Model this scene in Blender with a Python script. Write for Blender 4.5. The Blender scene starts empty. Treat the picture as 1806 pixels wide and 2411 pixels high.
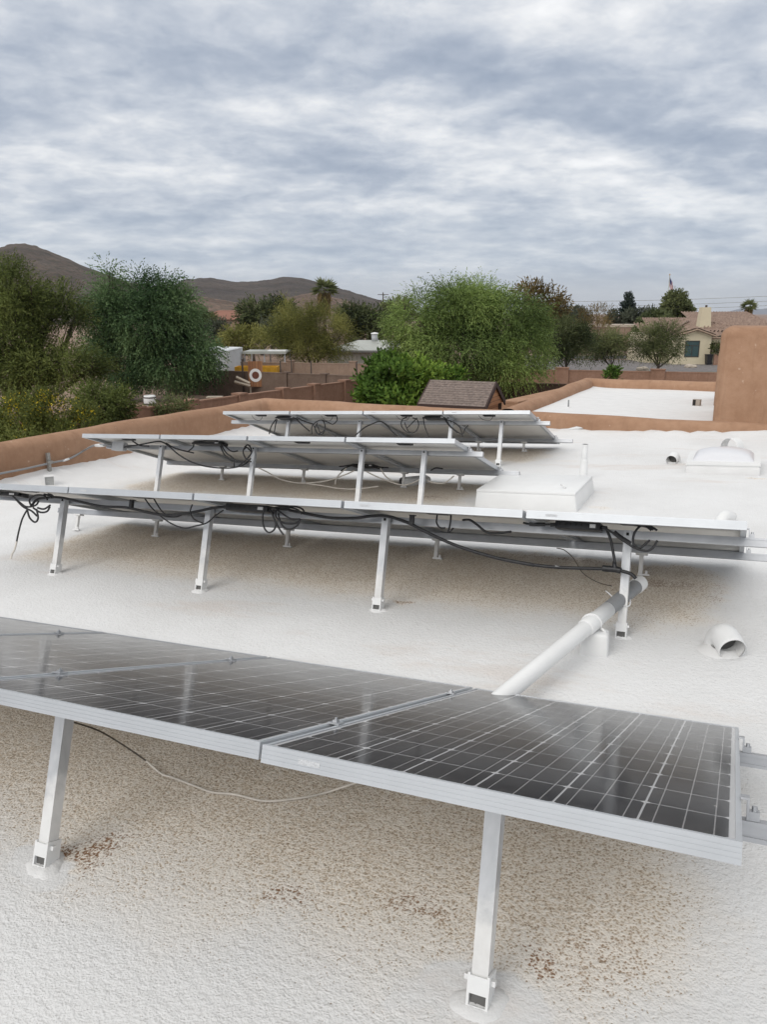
import bpy, bmesh, math, random
import numpy as np
from mathutils import Vector, Matrix
R = math.radians
random.seed(7)
S = bpy.context.scene
COL = S.collection

# ------------------------------------------------------------------ camera
CAMZ, FPX, CX, CY = 4.9, 1855.26, 903.0, 1205.5
PITCH, YAW = R(14.1), R(24.401)
cd = bpy.data.cameras.new("camera"); cam = bpy.data.objects.new("camera", cd); COL.objects.link(cam)
cam.location = (0, 0, CAMZ); cam.rotation_euler = (R(90) - PITCH, 0, YAW)
cd.sensor_fit = 'HORIZONTAL'; cd.sensor_width = 36; cd.lens = 36 * FPX / 1806
cd.clip_start = 0.05; cd.clip_end = 40000
S.camera = cam
S.view_settings.view_transform = 'Standard'; S.view_settings.look = 'None'
S.view_settings.exposure = -0.19; S.view_settings.gamma = 1
S.cycles.max_bounces = 8; S.cycles.transparent_max_bounces = 12

# ------------------------------------------------------------------ world: overcast sky over a Nishita sky
SUN_EL = R(35); SUN_AZ = YAW + R(142)          # direction the light comes from (left, a little behind the camera), CCW from +Y
sun_dir = Vector((-math.sin(SUN_AZ) * math.cos(SUN_EL), math.cos(SUN_AZ) * math.cos(SUN_EL), math.sin(SUN_EL)))
W = bpy.data.worlds.new("World"); S.world = W; W.use_nodes = True
nt = W.node_tree; nt.nodes.clear()

def nd(nt, typ, inputs=None, **props):
    n = nt.nodes.new(typ)
    for k, v in props.items(): setattr(n, k, v)
    for k, v in (inputs or {}).items():
        s = n.inputs[k]
        if isinstance(v, bpy.types.NodeSocket): nt.links.new(v, s)
        else: s.default_value = v
    return n
def mth(nt, op, a, b=0.0, c=0.0, clamp=False):
    n = nd(nt, 'ShaderNodeMath', {0: a, 1: b, 2: c}, operation=op); n.use_clamp = clamp
    return n.outputs[0]
def mixc(nt, f, a, b, blend='MIX'):
    n = nt.nodes.new('ShaderNodeMix'); n.data_type = 'RGBA'; n.blend_type = blend
    for i, v in ((0, f), (6, a), (7, b)):
        if isinstance(v, bpy.types.NodeSocket): nt.links.new(v, n.inputs[i])
        else: n.inputs[i].default_value = v if i == 0 else (tuple(v) + (1,))[:4]
    return n.outputs[2]
def sstep(nt, v, a, b):
    n = nd(nt, 'ShaderNodeMapRange', {'Value': v, 'From Min': a, 'From Max': b}, interpolation_type='SMOOTHSTEP')
    return n.outputs[0]
def ramp(nt, v, stops):
    n = nt.nodes.new('ShaderNodeValToRGB'); nt.links.new(v, n.inputs[0])
    el = n.color_ramp.elements
    while len(el) < len(stops): el.new(0.5)
    for e, (p, c) in zip(el, stops): e.position = p; e.color = (tuple(c) + (1,))[:4]
    return n.outputs[0]

def build_world():
    sky = nd(nt, 'ShaderNodeTexSky', sky_type='NISHITA', sun_disc=False, sun_elevation=SUN_EL, sun_rotation=-SUN_AZ)
    tc = nd(nt, 'ShaderNodeTexCoord')
    rot = nd(nt, 'ShaderNodeMapping', {'Vector': tc.outputs['Generated'], 'Rotation': (0, 0, -YAW)})
    sx = nd(nt, 'ShaderNodeSeparateXYZ', {0: rot.outputs[0]})
    z = mth(nt, 'MAXIMUM', sx.outputs[2], 0.0)
    zz = mth(nt, 'ADD', z, 0.22)
    px = mth(nt, 'DIVIDE', sx.outputs[0], zz); py = mth(nt, 'DIVIDE', sx.outputs[1], zz)
    p = nd(nt, 'ShaderNodeCombineXYZ', {0: px, 1: py, 2: 0.0}).outputs[0]
    m1 = nd(nt, 'ShaderNodeMapping', {'Vector': p, 'Location': (3.1, 1.7, 0), 'Rotation': (0, 0, R(24)), 'Scale': (0.8, 1.0, 1)}).outputs[0]
    n1 = nd(nt, 'ShaderNodeTexNoise', {'Vector': m1, 'Scale': 2.1, 'Detail': 9.0, 'Roughness': 0.58, 'Distortion': 0.15}).outputs[0]
    m2 = nd(nt, 'ShaderNodeMapping', {'Vector': p, 'Location': (9.3, 4.0, 0), 'Rotation': (0, 0, R(-12)), 'Scale': (0.95, 1.0, 1)}).outputs[0]
    n2 = nd(nt, 'ShaderNodeTexNoise', {'Vector': m2, 'Scale': 8.0, 'Detail': 6.0, 'Roughness': 0.56, 'Distortion': 0.25}).outputs[0]
    m3 = nd(nt, 'ShaderNodeMapping', {'Vector': p, 'Location': (0.35, 2.2, 0), 'Rotation': (0, 0, R(30)), 'Scale': (0.5, 1.0, 1)}).outputs[0]
    n3 = nd(nt, 'ShaderNodeTexNoise', {'Vector': m3, 'Scale': 0.55, 'Detail': 2.0, 'Roughness': 0.5}).outputs[0]
    v = mth(nt, 'MULTIPLY_ADD', n1, 0.54, mth(nt, 'MULTIPLY', n2, 0.27))
    v = mth(nt, 'ADD', v, mth(nt, 'MULTIPLY', n3, 0.22))
    # the large cloud masses of this sky: (bearing, height) ellipses with ragged edges
    fwd = mth(nt, 'MAXIMUM', sx.outputs[1], 0.05)
    wx = nd(nt, 'ShaderNodeSeparateXYZ', {0: nd(nt, 'ShaderNodeTexNoise', {'Vector': m1, 'Scale': 2.6, 'Detail': 5.0, 'Roughness': 0.6}).outputs['Color']})
    tx = mth(nt, 'ADD', mth(nt, 'DIVIDE', sx.outputs[0], fwd), mth(nt, 'MULTIPLY', mth(nt, 'SUBTRACT', wx.outputs[0], 0.5), 0.16))
    tz = mth(nt, 'ADD', mth(nt, 'DIVIDE', sx.outputs[2], fwd), mth(nt, 'MULTIPLY', mth(nt, 'SUBTRACT', wx.outputs[1], 0.5), 0.055))
    add = 0.108
    for (bx, bz, rx, rz, an, am) in ((0.12, 0.185, 0.26, 0.028, -12, 0.105), (0.33, 0.128, 0.18, 0.020, -8, 0.07), (-0.45, 0.34, 0.14, 0.040, -5, 0.08), (0.35, 0.37, 0.06, 0.026, -15, 0.17), (0.49, 0.395, 0.035, 0.02, 0, 0.16),
            (0.015, 0.395, 0.05, 0.018, 0, 0.12), (-0.11, 0.335, 0.18, 0.035, -10, 0.05), (0.20, 0.33, 0.15, 0.04, -10, 0.05), (-0.06, 0.225, 0.16, 0.016, -5, 0.06), (-0.30, 0.165, 0.20, 0.013, -2, 0.05), (0.05, 0.125, 0.35, 0.010, -1, 0.05),
            (0.23, 0.245, 0.27, 0.034, -13, -0.085), (-0.33, 0.225, 0.26, 0.034, -4, -0.055), (0.43, 0.175, 0.15, 0.026, -10, -0.06), (-0.14, 0.105, 0.42, 0.022, 0, -0.05), (-0.36, 0.285, 0.16, 0.022, -9, -0.05), (0.05, 0.30, 0.17, 0.022, -13, -0.05), (0.20, 0.375, 0.12, 0.022, -5, -0.05), (-0.45, 0.40, 0.2, 0.02, 0, -0.05)):
        c_, s_ = math.cos(R(an)), math.sin(R(an))
        ax_ = mth(nt, 'SUBTRACT', tx, bx); az_ = mth(nt, 'SUBTRACT', tz, bz)
        p_ = mth(nt, 'MULTIPLY_ADD', ax_, c_ / rx, mth(nt, 'MULTIPLY', az_, s_ / rx)); q_ = mth(nt, 'MULTIPLY_ADD', az_, c_ / rz, mth(nt, 'MULTIPLY', ax_, -s_ / rz))
        g_ = mth(nt, 'MULTIPLY', sstep(nt, mth(nt, 'MULTIPLY_ADD', p_, p_, mth(nt, 'MULTIPLY', q_, q_)), 2.4, 0.0), am * (0.40 if am > 0 and bz < 0.3 else 0.55))
        add = mth(nt, 'ADD', g_, add)
    v = mth(nt, 'ADD', v, add)
    cl = ramp(nt, v, [(0.47, (0.31, 0.365, 0.46)), (0.55, (0.41, 0.46, 0.545)), (0.615, (0.55, 0.59, 0.655)), (0.685, (0.73, 0.75, 0.78)), (0.78, (0.97, 0.97, 0.97))])
    lay = nd(nt, 'ShaderNodeTexNoise', {'Vector': nd(nt, 'ShaderNodeCombineXYZ', {0: mth(nt, 'MULTIPLY', sx.outputs[0], 1.6), 1: mth(nt, 'MULTIPLY', sx.outputs[2], 26.0), 2: 2.0}).outputs[0], 'Scale': 1.0, 'Detail': 5.0, 'Roughness': 0.55}).outputs[0]
    low = ramp(nt, lay, [(0.36, (0.32, 0.40, 0.505)), (0.52, (0.40, 0.47, 0.565)), (0.66, (0.57, 0.615, 0.675))])
    hz = sstep(nt, z, 0.17, 0.055)
    cl = mixc(nt, mth(nt, 'MULTIPLY', hz, 0.42), cl, low)
    pale = sstep(nt, z, 0.062, 0.012)
    cl = mixc(nt, mth(nt, 'MULTIPLY', pale, 0.8), cl, (0.53, 0.555, 0.59))
    # thinner, brighter and whiter overcast overhead
    ov = sstep(nt, z, 0.36, 0.8)
    cl = mixc(nt, mth(nt, 'MULTIPLY', ov, 0.8), cl, (0.685, 0.675, 0.655))
    up = mth(nt, 'MULTIPLY_ADD', ov, 0.5, 1.0)
    cl10 = nd(nt, 'ShaderNodeVectorMath', {0: cl, 'Scale': mth(nt, 'MULTIPLY', up, 12.8)}, operation='SCALE').outputs[0]
    out = mixc(nt, 0.95, sky.outputs[0], cl10)
    bg = nd(nt, 'ShaderNodeBackground', {'Color': out, 'Strength': 0.1})
    nd(nt, 'ShaderNodeOutputWorld', {'Surface': bg.outputs[0]})
build_world()
ld = bpy.data.lights.new("sun", 'SUN'); ld.energy = 1.6; ld.angle = R(38); ld.color = (1.0, 0.965, 0.915)
sun = bpy.data.objects.new("sun", ld); COL.objects.link(sun)
sun.rotation_euler = (-sun_dir).to_track_quat('-Z', 'Y').to_euler()

# ------------------------------------------------------------------ picture point -> place (solved camera)
ca, sa, cp, sp = math.cos(YAW), math.sin(YAW), math.cos(PITCH), math.sin(PITCH)
def ray(x, y):
    cx = (x - CX) / FPX; cu = -(y - CY) / FPX
    cy = cp + cu * sp; cz = -sp + cu * cp
    return Vector((cx * ca - cy * sa, cx * sa + cy * ca, cz)), cy
CAM = Vector((0, 0, CAMZ))
def at(x, y, D):
    v, cy = ray(x, y); return CAM + v * (D / cy)
def hit(x, y, P, N):
    v, _ = ray(x, y); return CAM + v * ((P - CAM).dot(N) / v.dot(N))
def onY(x, y, Y): return hit(x, y, Vector((0, Y, 0)), Vector((0, 1, 0)))
def onX(x, y, X): return hit(x, y, Vector((X, 0, 0)), Vector((1, 0, 0)))
RN = Vector((-0.052, 0, 1)).normalized()
def roofz(X, Y=0): return CAMZ - 1.5427 + 0.052 * X
def onroof(x, y, h=0.0): return hit(x, y, Vector((0, 0, roofz(0) + h)), RN)
RT = Vector((ca, sa, 0)); FW = Vector((-sa, ca, 0)); UP = Vector((0, 0, 1))

# ------------------------------------------------------------------ object helpers
def tag(o, label=None, cat=None, group=None, kind=None):
    for k, v in (('label', label), ('category', cat), ('group', group), ('kind', kind)):
        if v: o[k] = v
    return o
def thing(name, label, cat, loc=(0, 0, 0), rot=None, group=None):
    o = bpy.data.objects.new(name, None); COL.objects.link(o); o.empty_display_size = 0.1
    o.matrix_world = rot if rot is not None else Matrix.Translation(Vector(loc))
    return tag(o, label, cat, group)
def mesh(name, V, F, m=None, parent=None, smooth=False, world=False):
    me = bpy.data.meshes.new(name)
    V = [tuple(v) for v in V]
    if world and parent is not None:
        inv = wm(parent).inverted(); V = [tuple(inv @ Vector(v)) for v in V]
    me.from_pydata(V, [], F); me.validate(); me.update()
    if smooth: me.polygons.foreach_set('use_smooth', [True] * len(me.polygons))
    return link(name, me, m, parent)
def wm(o):
    M = o.matrix_basis.copy()
    while o.parent: o = o.parent; M = o.matrix_basis @ M
    return M
def link(name, me, m=None, parent=None):
    if m: me.materials.append(m)
    o = bpy.data.objects.new(name, me); COL.objects.link(o)
    if parent is not None: o.parent = parent
    return o
class MB:
    def __init__(s): s.V = []; s.F = []
    def add(s, V, F):
        b = len(s.V); s.V += [tuple(v) for v in V]; s.F += [tuple(i + b for i in f) for f in F]; return s
    def box(s, lo, hi, M=None):
        x0, y0, z0 = lo; x1, y1, z1 = hi
        V = [Vector(p) for p in ((x0, y0, z0), (x1, y0, z0), (x1, y1, z0), (x0, y1, z0), (x0, y0, z1), (x1, y0, z1), (x1, y1, z1), (x0, y1, z1))]
        if M is not None: V = [M @ v for v in V]
        return s.add(V, [(0, 3, 2, 1), (4, 5, 6, 7), (0, 1, 5, 4), (1, 2, 6, 5), (2, 3, 7, 6), (3, 0, 4, 7)])
    def tube(s, P, r, n=8, caps=True):
        P = [Vector(p) for p in P]; rr = r if isinstance(r, (list, tuple)) else [r] * len(P)
        b = len(s.V); t = None; side = None
        for i, p in enumerate(P):
            t2 = (P[min(i + 1, len(P) - 1)] - P[max(i - 1, 0)])
            t2 = t2.normalized() if t2.length > 1e-9 else Vector((0, 0, 1))
            if side is None:
                side = t2.cross(Vector((0, 0, 1)))
                if side.length < 1e-3: side = t2.cross(Vector((0, 1, 0)))
            side = (side - t2 * side.dot(t2)).normalized(); up = t2.cross(side)
            for k in range(n):
                a = 2 * math.pi * k / n
                s.V.append(tuple(p + (side * math.cos(a) + up * math.sin(a)) * rr[i]))
        for i in range(len(P) - 1):
            for k in range(n):
                k2 = (k + 1) % n
                s.F.append((b + i * n + k, b + i * n + k2, b + (i + 1) * n + k2, b + (i + 1) * n + k))
        if caps:
            s.F.append(tuple(b + k for k in range(n))[::-1]); s.F.append(tuple(b + (len(P) - 1) * n + k for k in range(n)))
        return s
    def lathe(s, prof, n=16, M=None):     # prof: (r, z)
        b = len(s.V)
        for r, z in prof:
            for k in range(n):
                a = 2 * math.pi * k / n; v = Vector((r * math.cos(a), r * math.sin(a), z))
                s.V.append(tuple(M @ v if M is not None else v))
        for i in range(len(prof) - 1):
            for k in range(n):
                k2 = (k + 1) % n
                s.F.append((b + i * n + k, b + i * n + k2, b + (i + 1) * n + k2, b + (i + 1) * n + k))
        return s
    def build(s, name, m, parent=None, smooth=False, world=False):
        return mesh(name, s.V, s.F, m, parent, smooth, world)
def catmull(P, sub=6):
    P = [Vector(p) for p in P]; out = []
    for i in range(len(P) - 1):
        a, b, c, d = P[max(i - 1, 0)], P[i], P[i + 1], P[min(i + 2, len(P) - 1)]
        for k in range(sub):
            t = k / sub
            out.append(0.5 * ((2 * b) + (c - a) * t + (2 * a - 5 * b + 4 * c - d) * t * t + (3 * b - a - 3 * c + d) * t ** 3))
    return out + [P[-1]]
def rounded_box(name, lo, hi, r, m, parent=None, seg=3, M=None, taper=None):
    bm = bmesh.new(); bmesh.ops.create_cube(bm, size=1)
    lo, hi = Vector(lo), Vector(hi)
    for v in bm.verts:
        c = Vector((lo[i] + (v.co[i] + 0.5) * (hi[i] - lo[i]) for i in range(3)))
        if taper and v.co.z > 0:
            mid = (lo + hi) / 2; c.x = mid.x + (c.x - mid.x) * taper; c.y = mid.y + (c.y - mid.y) * taper
        v.co = c
    bmesh.ops.bevel(bm, geom=list(bm.edges), offset=r, segments=seg, profile=0.5, affect='EDGES')
    if M is not None: bm.transform(M)
    me = bpy.data.meshes.new(name); bm.to_mesh(me); bm.free()
    me.polygons.foreach_set('use_smooth', [True] * len(me.polygons))
    o = link(name, me, m, parent)
    return o
def copy_tree(o, parent=None):
    c = o.copy(); COL.objects.link(c)
    if parent is not None: c.parent = parent
    for ch in [x for x in bpy.data.objects if x.parent == o]: copy_tree(ch, c)
    return c

# ------------------------------------------------------------------ materials
def new_mat(name):
    m = bpy.data.materials.new(name); m.use_nodes = True
    t = m.node_tree; b = t.nodes['Principled BSDF']
    return m, t, b
def plain(name, col, rough=0.6, metal=0.0, var=0.12, scale=6.0, bump=0.0, bscale=80.0, tint=None):
    m, t, b = new_mat(name)
    tc = nd(t, 'ShaderNodeTexCoord').outputs['Object']
    n = nd(t, 'ShaderNodeTexNoise', {'Vector': tc, 'Scale': scale, 'Detail': 5.0, 'Roughness': 0.6}).outputs[0]
    lo = [c * (1 - var) for c in col]; hi = [min(1, c * (1 + var)) for c in (tint or col)]
    t.links.new(ramp(t, n, [(0.3, lo), (0.7, hi)]), b.inputs['Base Color'])
    b.inputs['Roughness'].default_value = rough; b.inputs['Metallic'].default_value = metal
    if bump:
        n2 = nd(t, 'ShaderNodeTexNoise', {'Vector': tc, 'Scale': bscale, 'Detail': 4.0}).outputs[0]
        bp = nd(t, 'ShaderNodeBump', {'Height': n2, 'Strength': 1.0, 'Distance': bump})
        t.links.new(bp.outputs[0], b.inputs['Normal'])
    return m
M = {}
M['alu'] = plain('aluminium', (0.40, 0.41, 0.425), 0.42, 0.7, 0.08, 9)
M['frame'] = plain('anodised_frame', (0.50, 0.52, 0.54), 0.38, 0.35, 0.05, 5)
def mat_leg():
    m, t, b = new_mat('leg_aluminium')
    P = nd(t, 'ShaderNodeNewGeometry').outputs['Position']; sx = nd(t, 'ShaderNodeSeparateXYZ', {0: P})
    h = mth(t, 'SUBTRACT', sx.outputs[2], mth(t, 'MULTIPLY_ADD', sx.outputs[0], 0.052, CAMZ - 1.5427))     # height over the deck
    n = nd(t, 'ShaderNodeTexNoise', {'Vector': P, 'Scale': 6.0, 'Detail': 6.0, 'Roughness': 0.65}).outputs[0]
    n2 = nd(t, 'ShaderNodeTexNoise', {'Vector': nd(t, 'ShaderNodeMapping', {'Vector': P, 'Scale': (30, 30, 5)}).outputs[0], 'Scale': 1.0, 'Detail': 5.0}).outputs[0]
    paint = sstep(t, mth(t, 'MULTIPLY_ADD', n, 0.34, mth(t, 'MULTIPLY', h, -1.0)), -0.10, 0.0)               # overspray on the lower half
    alu = ramp(t, n2, [(0.3, (0.43, 0.445, 0.46)), (0.6, (0.53, 0.54, 0.555)), (0.8, (0.60, 0.605, 0.61))])
    wh = ramp(t, n, [(0.35, (0.62, 0.61, 0.59)), (0.6, (0.74, 0.735, 0.72))])
    t.links.new(mixc(t, paint, alu, wh), b.inputs['Base Color'])
    t.links.new(mth(t, 'MULTIPLY_ADD', paint, -0.3, 0.32), b.inputs['Metallic']); b.inputs['Roughness'].default_value = 0.45
    return m
M['legpaint'] = mat_leg()
M['white'] = plain('white_coating', (0.72, 0.715, 0.705), 0.8, 0, 0.05, 5, 0.0015, 150)
M['whiteclean'] = plain('white_paint', (0.75, 0.75, 0.74), 0.5, 0, 0.04, 4)
M['black'] = plain('black_plastic', (0.016, 0.016, 0.018), 0.45, 0, 0.3, 30)
M['cable'] = plain('black_cable', (0.014, 0.014, 0.016), 0.5, 0, 0.3, 40)
M['cablewhite'] = plain('painted_cable', (0.62, 0.58, 0.52), 0.6, 0, 0.15, 20)
M['cablebrown'] = plain('brown_cable', (0.07, 0.055, 0.04), 0.6, 0, 0.3, 20)
M['dark'] = plain('dark_inside', (0.02, 0.018, 0.016), 0.9)
M['hollow'] = plain('bracket_inside', (0.12, 0.117, 0.112), 0.8)
M['grey'] = plain('grey_conduit', (0.25, 0.255, 0.26), 0.5, 0.1, 0.12, 12)
M['greybox'] = plain('grey_box', (0.40, 0.41, 0.42), 0.5, 0.1, 0.08, 12)
M['galv'] = plain('galvanised', (0.33, 0.32, 0.30), 0.45, 0.6, 0.25, 40)
M['sheet'] = plain('backsheet', (0.70, 0.69, 0.665), 0.55, 0, 0.04, 3)
M['sticker'] = plain('sticker', (0.52, 0.53, 0.54), 0.5, 0, 0.25, 260)
M['sticker2'] = plain('grey_sticker', (0.38, 0.38, 0.37), 0.5, 0, 0.15, 90)
M['labelwhite'] = plain('label_white', (0.7, 0.7, 0.7), 0.5, 0, 0.3, 200)
def mat_acrylic():
    m, t, b = new_mat('acrylic_dome')
    b.inputs['Base Color'].default_value = (0.68, 0.68, 0.70, 1); b.inputs['Roughness'].default_value = 0.32
    b.inputs['Subsurface Weight'].default_value = 0.15; b.inputs['Subsurface Radius'].default_value = (0.05, 0.05, 0.05)
    return m
M['acrylic'] = mat_acrylic()

def mat_stucco(name, a, b_, c):
    m, t, b = new_mat(name)
    P = nd(t, 'ShaderNodeNewGeometry').outputs['Position']
    n1 = nd(t, 'ShaderNodeTexNoise', {'Vector': P, 'Scale': 1.3, 'Detail': 6.0, 'Roughness': 0.62}).outputs[0]
    n2 = nd(t, 'ShaderNodeTexNoise', {'Vector': P, 'Scale': 9.0, 'Detail': 5.0, 'Roughness': 0.65}).outputs[0]
    v = mth(t, 'MULTIPLY_ADD', n1, 0.6, mth(t, 'MULTIPLY', n2, 0.4))
    col = ramp(t, v, [(0.36, a), (0.5, b_), (0.64, c)])
    # small pale scuffs
    vo = nd(t, 'ShaderNodeTexNoise', {'Vector': P, 'Scale': 17.0, 'Detail': 2.0}).outputs[0]
    col = mixc(t, mth(t, 'MULTIPLY', sstep(t, vo, 0.72, 0.77), 0.5), col, (0.6, 0.46, 0.36))
    st = nd(t, 'ShaderNodeTexNoise', {'Vector': nd(t, 'ShaderNodeMapping', {'Vector': P, 'Scale': (7, 7, 0.7)}).outputs[0], 'Scale': 1.0, 'Detail': 6.0, 'Roughness': 0.65}).outputs[0]
    col = mixc(t, mth(t, 'MULTIPLY', sstep(t, st, 0.5, 0.72), 0.38), col, (b_[0] * 0.62, b_[1] * 0.6, b_[2] * 0.6))
    t.links.new(col, b.inputs['Base Color']); b.inputs['Roughness'].default_value = 0.92; b.inputs['Specular IOR Level'].default_value = 0.2
    f = nd(t, 'ShaderNodeTexNoise', {'Vector': P, 'Scale': 120.0, 'Detail': 4.0, 'Roughness': 0.7}).outputs[0]
    bp = nd(t, 'ShaderNodeBump', {'Height': f, 'Strength': 0.9, 'Distance': 0.007})
    t.links.new(bp.outputs[0], b.inputs['Normal'])
    return m
M['stucco'] = mat_stucco('stucco', (0.322, 0.186, 0.115), (0.378, 0.226, 0.143), (0.432, 0.268, 0.176))
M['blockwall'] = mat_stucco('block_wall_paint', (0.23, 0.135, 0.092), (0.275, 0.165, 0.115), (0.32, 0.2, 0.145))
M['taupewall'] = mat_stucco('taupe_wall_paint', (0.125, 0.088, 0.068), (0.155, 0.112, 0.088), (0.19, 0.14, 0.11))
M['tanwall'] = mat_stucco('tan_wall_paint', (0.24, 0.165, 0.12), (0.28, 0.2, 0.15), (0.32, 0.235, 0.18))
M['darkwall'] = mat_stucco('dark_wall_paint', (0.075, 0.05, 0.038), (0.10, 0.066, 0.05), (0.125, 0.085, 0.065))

# row geometry, solved from the photograph -------------------------------------------------
EL, TILT = R(2.945), R(19.95)
r_ = Vector((math.cos(EL), 0, math.sin(EL)))
d_ = Vector((0, math.cos(TILT), -math.sin(TILT))); d_ = (d_ - r_ * d_.dot(r_)).normalized()
n_ = r_.cross(d_)
PITCHW, PW, PL, PT = 1.01, 0.992, 1.62, 0.040
ROWC = [Vector((0.0873, 1.3688, CAMZ - 0.9021)), Vector((0.0824, 3.7320, CAMZ - 0.8870)),
        Vector((-2.0867, 6.0246, CAMZ - 0.9806)), Vector((-2.0733, 8.4296, CAMZ - 1.0119))]
ROWN = [4, 5, 4, 4]
def rp(k, along, s, down=0.0):         # point of row k: metres along (0 = right end), s down the slope, below the glass
    return ROWC[k] + r_ * along + d_ * s - n_ * down
SU, SL = 0.335, 1.29                     # rails

def mat_roof():
    m, t, b = new_mat('roof_coating')
    P = nd(t, 'ShaderNodeNewGeometry').outputs['Position']
    wob = nd(t, 'ShaderNodeTexNoise', {'Vector': P, 'Scale': 2.6, 'Detail': 4.0, 'Roughness': 0.6}).outputs['Color']
    w2 = nd(t, 'ShaderNodeVectorMath', {0: nd(t, 'ShaderNodeVectorMath', {0: wob, 1: (0.5, 0.5, 0.5)}, operation='SUBTRACT').outputs[0], 'Scale': 0.45}, operation='SCALE').outputs[0]
    Pw = nd(t, 'ShaderNodeVectorMath', {0: P, 1: w2}, operation='ADD').outputs[0]
    sx = nd(t, 'ShaderNodeSeparateXYZ', {0: Pw}); X, Y = sx.outputs[0], sx.outputs[1]
    tot = None
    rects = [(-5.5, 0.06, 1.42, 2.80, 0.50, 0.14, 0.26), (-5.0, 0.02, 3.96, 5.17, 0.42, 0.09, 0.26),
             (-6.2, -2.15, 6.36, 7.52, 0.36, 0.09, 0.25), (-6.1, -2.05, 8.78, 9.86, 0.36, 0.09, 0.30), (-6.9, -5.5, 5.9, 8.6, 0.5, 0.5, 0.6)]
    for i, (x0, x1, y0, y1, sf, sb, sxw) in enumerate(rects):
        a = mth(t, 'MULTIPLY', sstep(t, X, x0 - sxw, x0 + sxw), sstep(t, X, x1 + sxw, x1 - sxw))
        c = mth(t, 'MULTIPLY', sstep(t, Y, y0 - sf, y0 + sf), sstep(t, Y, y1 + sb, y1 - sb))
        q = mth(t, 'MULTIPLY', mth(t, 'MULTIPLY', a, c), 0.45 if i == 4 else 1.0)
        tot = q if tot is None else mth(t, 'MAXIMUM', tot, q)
    # rusty brown spots, and the hatch's corner shadow painted among them (place, radius, strength)
    rust_shade = None
    for (x, y, rx, ry, st) in [(205, 1985, .085, .06, .9), (700, 2125, .07, .05, .55), (1275, 2270, .035, .055, .8), (945, 1416, .07, .05, .75), (1690, 1395, .05, .22, .5),
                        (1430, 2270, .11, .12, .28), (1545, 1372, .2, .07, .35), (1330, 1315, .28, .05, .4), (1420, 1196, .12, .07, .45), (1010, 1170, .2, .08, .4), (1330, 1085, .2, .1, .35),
                        (250, 2000, .05, .05, .6), (1010, 2130, .09, .05, .4), (500, 1378, .1, .05, .4), (1740, 1310, .12, .06, .45), (1230, 1640, .05, .3, .35), (1790, 1128, .06, .04, .6)]:
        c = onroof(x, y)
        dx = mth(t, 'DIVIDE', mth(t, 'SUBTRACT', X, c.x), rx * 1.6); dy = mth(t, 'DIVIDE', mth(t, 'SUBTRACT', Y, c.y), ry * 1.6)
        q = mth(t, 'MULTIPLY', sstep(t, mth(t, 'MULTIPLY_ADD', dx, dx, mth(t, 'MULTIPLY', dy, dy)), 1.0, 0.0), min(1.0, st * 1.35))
        rust_shade = q if rust_shade is None else mth(t, 'MAXIMUM', rust_shade, q)
    # clean coating brushed round the feet
    clean = None
    for (c, rx, ry) in FEET_SPOTS:
        dx = mth(t, 'DIVIDE', mth(t, 'SUBTRACT', X, c[0]), rx); dy = mth(t, 'DIVIDE', mth(t, 'SUBTRACT', Y, c[1]), ry)
        q = sstep(t, mth(t, 'MULTIPLY_ADD', dx, dx, mth(t, 'MULTIPLY', dy, dy)), 1.0, 0.25)
        clean = q if clean is None else mth(t, 'MAXIMUM', clean, q)
    # grain of the sprayed foam: pits and lumps
    dis = nd(t, 'ShaderNodeTexNoise', {'Vector': P, 'Scale': 60.0, 'Detail': 2.0}).outputs['Color']
    Pd = nd(t, 'ShaderNodeVectorMath', {0: P, 1: nd(t, 'ShaderNodeVectorMath', {0: dis, 'Scale': 0.014}, operation='SCALE').outputs[0]}, operation='ADD').outputs[0]
    vo = nd(t, 'ShaderNodeTexVoronoi', {'Vector': Pd, 'Scale': 128.0, 'Randomness': 0.9}, feature='F1').outputs['Distance']
    fi = nd(t, 'ShaderNodeTexNoise', {'Vector': P, 'Scale': 150.0, 'Detail': 4.0, 'Roughness': 0.65}).outputs[0]
    mid = nd(t, 'ShaderNodeTexNoise', {'Vector': P, 'Scale': 22.0, 'Detail': 3.0}).outputs[0]
    vo2 = nd(t, 'ShaderNodeTexVoronoi', {'Vector': Pd, 'Scale': 80.0, 'Randomness': 1.0}, feature='F1').outputs['Distance']
    h = mth(t, 'ADD', mth(t, 'MULTIPLY', vo2, 0.26), mth(t, 'MULTIPLY_ADD', vo, 0.42, mth(t, 'MULTIPLY', fi, 0.42)))                  # 0.1 pit .. 0.9 lump
    dirt_shade = mth(t, 'MAXIMUM', tot, rust_shade)
    dirt_shade = mth(t, 'MULTIPLY', dirt_shade, mth(t, 'SUBTRACT', 1.0, mth(t, 'MULTIPLY', clean, 0.9)))
    dm = mth(t, 'ADD', dirt_shade, mth(t, 'ADD', mth(t, 'MULTIPLY', mth(t, 'SUBTRACT', mid, 0.5), 0.3), mth(t, 'MULTIPLY', mth(t, 'SUBTRACT', nd(t, 'ShaderNodeTexNoise', {'Vector': P, 'Scale': 6.5, 'Detail': 5.0, 'Roughness': 0.65}).outputs[0], 0.5), 0.55)))
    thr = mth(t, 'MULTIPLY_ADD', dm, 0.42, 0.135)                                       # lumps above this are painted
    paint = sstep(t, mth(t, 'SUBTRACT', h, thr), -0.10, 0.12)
    tan = ramp(t, h, [(0.22, (0.21, 0.145, 0.095)), (0.38, (0.43, 0.345, 0.26)), (0.55, (0.68, 0.59, 0.48))])
    tan = mixc(t, sstep(t, rust_shade, 0.1, 0.8), tan, (0.25, 0.14, 0.075))
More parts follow.
